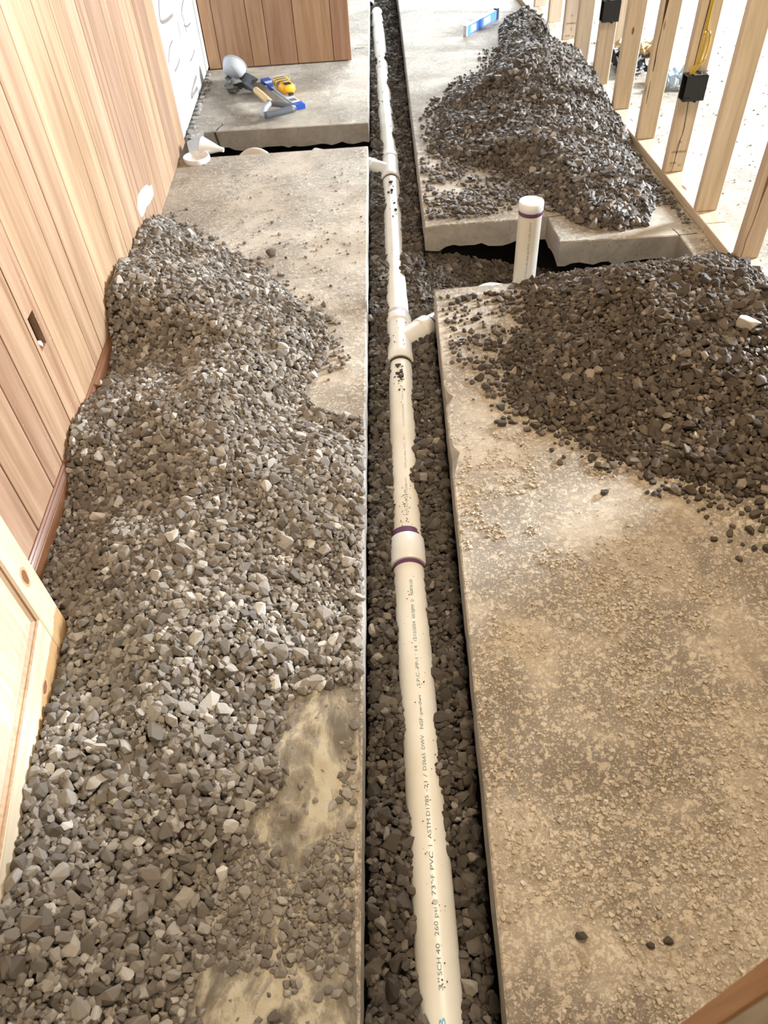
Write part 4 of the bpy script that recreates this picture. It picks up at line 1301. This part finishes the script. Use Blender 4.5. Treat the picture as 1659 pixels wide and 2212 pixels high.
# pick the stones that show largest: they become objects of their own
cand = []
for hi, h in enumerate(HEAPS):
    st = h['st']
    u, v_, z = project(st[:, :3])
    j = np.clip(((st[:, 1] - GY0) / CELL).astype(int), 0, NY - 1); i = np.clip(((st[:, 0] - GX0) / CELL).astype(int), 0, NX - 1)
    on_top = st[:, 2] + st[:, 3] * .22 > hm[j, i] - .003
    ok = on_top & (u > 8) & (u < W_PX - 8) & (v_ > 8) & (v_ < H_PX - 8)
    for q in np.nonzero(ok)[0]: cand.append((F_PX * st[q, 3] / z[q], hi, q))
cand.sort(reverse=True)
chosen = cand[:282]
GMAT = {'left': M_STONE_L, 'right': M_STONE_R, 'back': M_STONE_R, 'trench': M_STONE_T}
def place_words(key, x, y, i, j):
    if key == 'left':
        if sd_dust[j, i] > .012: return 'sunk in the sawdust', 'stones in the sawdust'
        if x > LEFT_EDGE(y) - .13 and y > .85: return 'near the trench on the heaped slab', 'heap stones near the slab edge'
        if sd_dust[j, i] > -.07: return 'along the border of the sawdust patch', 'heap stones bordering the sawdust'
        if x < -.62 and y < 1.15: return 'by the foot of the open panel door', 'heap stones by the panel door'
        if x < -.70: return 'in the heap close to the plank wall', 'heap stones by the plank wall'
        if y < .45: return 'in the nearest part of the big gravel heap', 'nearest heap stones'
        if y < .70: return 'in the big heap level with the door middle', 'heap stones level with the door middle'
        if y < 1.0: return 'in the big heap level with the door edge', 'heap stones level with the door edge'
        return 'in the middle of the big gravel heap beyond the door', 'heap stones beyond the door'
    if key == 'trench':
        side = 'heap side of pipe' if x < .034 else 'bare side of pipe'
        if y < .42: w = 'nearest'
        elif y < .75: w = 'midway'
        else: w = 'toward the coupling'
        return 'in the trench ' + side + ' ' + w, 'trench stones ' + side + ', ' + w
    if key == 'right': return 'in the dark gravel heap against the studs', 'stones in the dark heap'
    return 'in the far gravel heap', 'stones in the far heap'
LIBMESH = {}
def lib_mesh(k, mat):
    key = (k, mat.name)
    if key not in LIBMESH:
        V, Fc = SHAPES_HI[k]
        bm = bmesh.new()
        vs = [bm.verts.new(p) for p in V]
        for t in Fc: bm.faces.new([vs[a] for a in t])
        bmesh.ops.dissolve_limit(bm, angle_limit=math.radians(9), verts=bm.verts, edges=bm.edges)
        bmesh.ops.bevel(bm, geom=list(bm.edges), offset=.018, segments=1, affect='EDGES')
        bmesh.ops.triangulate(bm, faces=bm.faces)
        me = bpy.data.meshes.new('gravel_stone')
        bm.to_mesh(me); bm.free(); me.shade_flat()
        me.materials.append(mat)
        LIBMESH[key] = me
    return LIBMESH[key]
def stone_obj(x, y, z, s, R, k, mat, name='gravel_stone'):
    o = bpy.data.objects.new(name, lib_mesh(k, mat))
    COL.objects.link(o)
    mw = Matrix([[*(R[a] * s), (x, y, z)[a]] for a in range(3)] + [[0, 0, 0, 1]])
    o.matrix_world = mw
    return o
for _, hi, q in chosen:
    h = HEAPS[hi]
    x, y, z, s = h['st'][q]
    jj_, ii_ = int((y - GY0) / CELL), int((x - GX0) / CELL)
    wd, grp = place_words(h['key'], x, y, ii_, jj_)
    tn = float(h['tone'][q])
    shade = 'pale' if tn > .72 else ('mid-grey' if tn > .36 else 'dark')
    size = 'large' if s > .037 else 'medium'
    o = stone_obj(x, y, z, s, h['R'][q], int(h['shp'][q, 1]) % len(SHAPES_HI), GMAT[h['key']])
    o.color = (tn, tn, tn, 1)
    tag(o, f'{size} {shade} crushed stone {wd}', 'stone', f'{size} {shade} {grp}')
    h.setdefault('drop', []).append(q)
STUFF = {'left': ('crushed_stone', M_GRAVEL_L, 'small grey-brown crushed stone heaped along the left plank wall'),
         'right': ('crushed_stone', M_GRAVEL_R, 'small dark damp crushed stone heaped against the right stud wall'),
         'back': ('crushed_stone', M_GRAVEL_B, 'small grey crushed stone in the long far heap before the studs'),
         'trench': ('crushed_stone', M_GRAVEL_T, 'small dark crushed stone filling the trench round the drain pipe')}
for h in HEAPS:
    kp = np.ones(len(h['st']), bool)
    kp[h.get('drop', [])] = False
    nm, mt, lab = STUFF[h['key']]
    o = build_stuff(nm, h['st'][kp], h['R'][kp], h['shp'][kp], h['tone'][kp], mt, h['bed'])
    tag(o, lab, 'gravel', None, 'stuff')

# loose single stones that stand out
I3 = np.eye(3)
def loose(x, y, s, k, mat, label, z=None, rx=0.0, rz=0.0):
    R = np.array((Matrix.Rotation(rz, 3, 'Z') @ Matrix.Rotation(rx, 3, 'X')))
    V = SHAPES_HI[k][0] @ R.T * s
    o = stone_obj(x, y, (0 if z is None else z) - V[:, 2].min(), s, R, k, mat)
    o.color = (.4, .4, .4, 1)
    tag(o, label, 'stone')
loose(-.395, 2.944, .040, 3, M_STONE_L, 'lone upright grey stone on the bare left slab beyond the heap', None, 1.35, .5)
loose(-.335, 2.925, .013, 8, M_STONE_T, 'small dark pebble just right of the lone upright stone')
loose(.305, .352, .023, 5, M_STONE_T, 'dark stone lying alone on the near right slab')
loose(.458, .336, .019, 9, M_STONE_R, 'small brown stone on the right slab near the pine door')
loose(.425, .33, .016, 12, M_STONE_R, 'little dark stone paired beside a brown one on the near right slab', None, .3)
loose(.386, 1.78, .030, 14, M_STONE_R, 'dark flat stone in front of the right heap tip, left one of two')
loose(.418, 1.785, .024, 15, M_STONE_R, 'brown rounded stone in front of the right heap tip, right one of two')
M_PALE = plain('pale_limestone', (.47, .43, .365), .75, mottled=.25, ms=60)
def hz(x, y):
    j, i = int((y - GY0) / CELL), int((x - GX0) / CELL)
    return float(hm[j - 2:j + 3, i - 2:i + 3].mean())
loose(1.18, 1.985, .075, 17, M_PALE, 'large pale slab-shaped stone on the right gravel heap', hz(1.18, 1.985) - .012, .35, 2.4)
loose(.445, 4.02, .055, 19, M_PALE, 'pale stone at the left foot of the far gravel heap', None, 0, .4)
loose(-.80, 1.47, .052, 20, M_PALE, 'pale greenish-grey stone in the left heap by the baseboard', hz(-.80, 1.47) - .012, .4, .2)
loose(-.545, 1.30, .040, 21, M_PALE, 'bright pale stone on the left heap near the door', hz(-.545, 1.30) - .010, .3, .8)
loose(.094, 2.17, .020, 2, M_STONE_T, 'dark stone sitting on top of the drain pipe before the wye', ZP + RP - .001)
loose(.148, 3.77, .024, 6, M_STONE_T, 'dark stone on the drain pipe just before the far wye', ZP + RP - .001)
loose(1.285, 4.93, .07, 10, M_STONE_L, 'fist-sized grey rock at the foot of the far stud', .02, 0, .3)

# sawdust over the near left slab
def dust():
    st = 2
    sub = (slice(0, int((.95 - GY0) / CELL), st), slice(int((-.46 - GX0) / CELL), int((-.06 - GX0) / CELL), st))
    xs, ys = XX[sub], YY[sub]
    d = sd_dust[sub]
    z = .0050 - .0075 * np.clip(dens[sub], -.6, .8) + .004 * vnoise(.03, 72)[sub] + .002 * vnoise(.012, 73)[sub]
    ok = (d > -.06) & (xs < LEFT_EDGE(ys) - .004)
    z = z + np.clip(d, -.06, 0) * .10
    z = np.maximum(z, -.003)
    idx = -np.ones(xs.shape, int); idx[ok] = np.arange(ok.sum())
    q = ok[:-1, :-1] & ok[1:, :-1] & ok[:-1, 1:] & ok[1:, 1:]
    V = np.stack([xs[ok], ys[ok], z[ok]], 1)
    Fq = np.stack([idx[:-1, :-1][q], idx[:-1, 1:][q], idx[1:, 1:][q], idx[1:, :-1][q]], 1)
    mt, n, b = nt('pale_sawdust')
    v = coords(n, 'Object')
    vs = coords(n, 'Object', (1.6, .8, 1))
    c_ = ramp(n, [(.42, (.17, .145, .11)), (.50, (.33, .285, .215)), (.57, (.58, .515, .38))], noise(n, vs, 6.5, 7, .70, .5)).outputs[0]
    c_ = mixc(n, math_(n, 'MULTIPLY', noise(n, v, 190, 4, .75), .55), c_, mixc(n, .5, c_, (.12, .10, .07)))
    n.links.new(c_, b.inputs['Base Color'])
    b.inputs['Roughness'].default_value = .95
    bump(n, b, noise(n, v, 260, 5, .75), .6, .004)
    o = pydata('sawdust', V, Fq, mt, None, True)
    tag(o, 'pale sawdust and grit spread over the near left slab edge', 'sawdust', None, 'stuff')
dust()

# crumbs of concrete and grit over the slabs
def crumbs(name, n_, fn, label, mat, seed, mean=.004, sink=.22):
    r = np.random.default_rng(seed)
    pts = []
    while len(pts) < n_:
        x, y = fn(r)
        if -.915 < x < LEFT_EDGE(y) - .008 or (x > (.1405 + .0432 * y if y < 2.61 else .172 + .0304 * y) + .008 and not (2.59 < y < 3.15 and x < 1.32)):
            if 4.03 < y < 4.40 and x < .1: continue
            s = min(.012, r.lognormal(math.log(mean), .45))
            pts.append((x, y, s * sink, s))
    st = np.array(pts)
    shp = np.stack([np.zeros(n_, int), r.integers(0, len(SHAPES_LO), n_)], 1)
    o = build_stuff(name, st, rots(n_, r, .2), shp, r.uniform(.15, .95, n_), mat)
    tag(o, label, 'grit', None, 'stuff')
M_CRUMB = gravel_mat('concrete_crumb', [(.12, .095, .07), (.26, .21, .16), (.45, .38, .29), (.58, .50, .39), (.66, .58, .46)], .9)
def fn_right(r):
    if r.random() < .55: return r.uniform(.15, 1.1), abs(r.normal(.1, .75)) + .1
    return r.uniform(.2, 1.4), r.uniform(.15, 1.9)
M_CRUST = gravel_mat('mortar_crust', [(.25, .20, .145), (.38, .31, .225), (.50, .415, .305), (.58, .50, .385), (.66, .58, .47)], .9)
cr_n = .6 * vnoise(.34, 95) + .6 * vnoise(.11, 96) + .35 * vnoise(.045, 97)
def fn_crust(r):
    for _ in range(60):
        x, y = r.uniform(.17, 1.15), r.uniform(.16, 1.75) ** 1.0
        if cr_n[int((y - GY0) / CELL), int((x - GX0) / CELL)] > .12 + .25 * (y > 1.2): return x, y
    return x, y
crumbs('crust', 5200, fn_crust, 'tan mortar crust flakes stuck to the near right slab', M_CRUST, 66, .0062, .06)
crumbs('grit', 900, fn_right, 'tiny concrete crumbs scattered over the near right slab', M_CRUMB, 61, .0036)
crumbs('grit', 600, lambda r: (r.uniform(-.9, .05), r.uniform(2.3, 4.0)), 'tiny concrete crumbs scattered over the far left slab', M_CRUMB, 62, .005)
crumbs('grit', 900, lambda r: (r.normal(1.28, .09), r.uniform(2.7, 5.0)), 'grit and wood shavings gathered along the bottom plate', M_CRUMB, 63, .006)
def pipe_dirt():
    r = np.random.default_rng(81)
    pts = []
    def put(a, b_, rad, y, dx, sz):
        t = (y - a.y) / (b_.y - a.y)
        pts.append((a.x + (b_.x - a.x) * t + dx, y, a.z + (b_.z - a.z) * t + math.sqrt(max(rad * rad - dx * dx, 0)) + sz * .15, sz))
    for _ in range(26): put(B0, B1, RP, r.normal(2.16, .055), r.normal(-.003, .010), float(np.clip(r.lognormal(math.log(.007), .5), .003, .02)))
    for _ in range(12): put(w0, w1, .050, r.uniform(2.31, 2.58), r.normal(0, .016), r.uniform(.003, .006))
    for _ in range(16): put(C0, C1, RP, r.uniform(3.4, 3.86), r.normal(0, .012), float(np.clip(r.lognormal(math.log(.008), .5), .004, .02)))
    for _ in range(40): put(A0, A1, RP, r.uniform(.3, 1.3), r.normal(.012, .010), r.uniform(.0015, .004))
    for _ in range(70): put(B0, B1, RP, r.normal(1.52, .06), r.normal(.0, .008), r.uniform(.0015, .004))
    for _ in range(14): put(D0, D1, RP, r.uniform(4.5, 6.8), r.normal(0, .014), r.uniform(.005, .012))
    st = np.array(pts); n_ = len(st)
    shp = np.stack([np.ones(n_, int), r.integers(0, len(SHAPES_HI), n_)], 1)
    o = build_stuff('grit', st, rots(n_, r, .2), shp, r.uniform(.1, .6, n_), M_GRAVEL_T)
    tag(o, 'dark grit and stone chips lying on top of the drain pipe', 'grit', None, 'stuff')
pipe_dirt()
crumbs('grit', 1200, lambda r: (r.uniform(1.5, 3.2), r.uniform(1.8, 6.0)), 'grit specks on the bright floor beyond the stud wall', M_CRUMB, 64, .006)
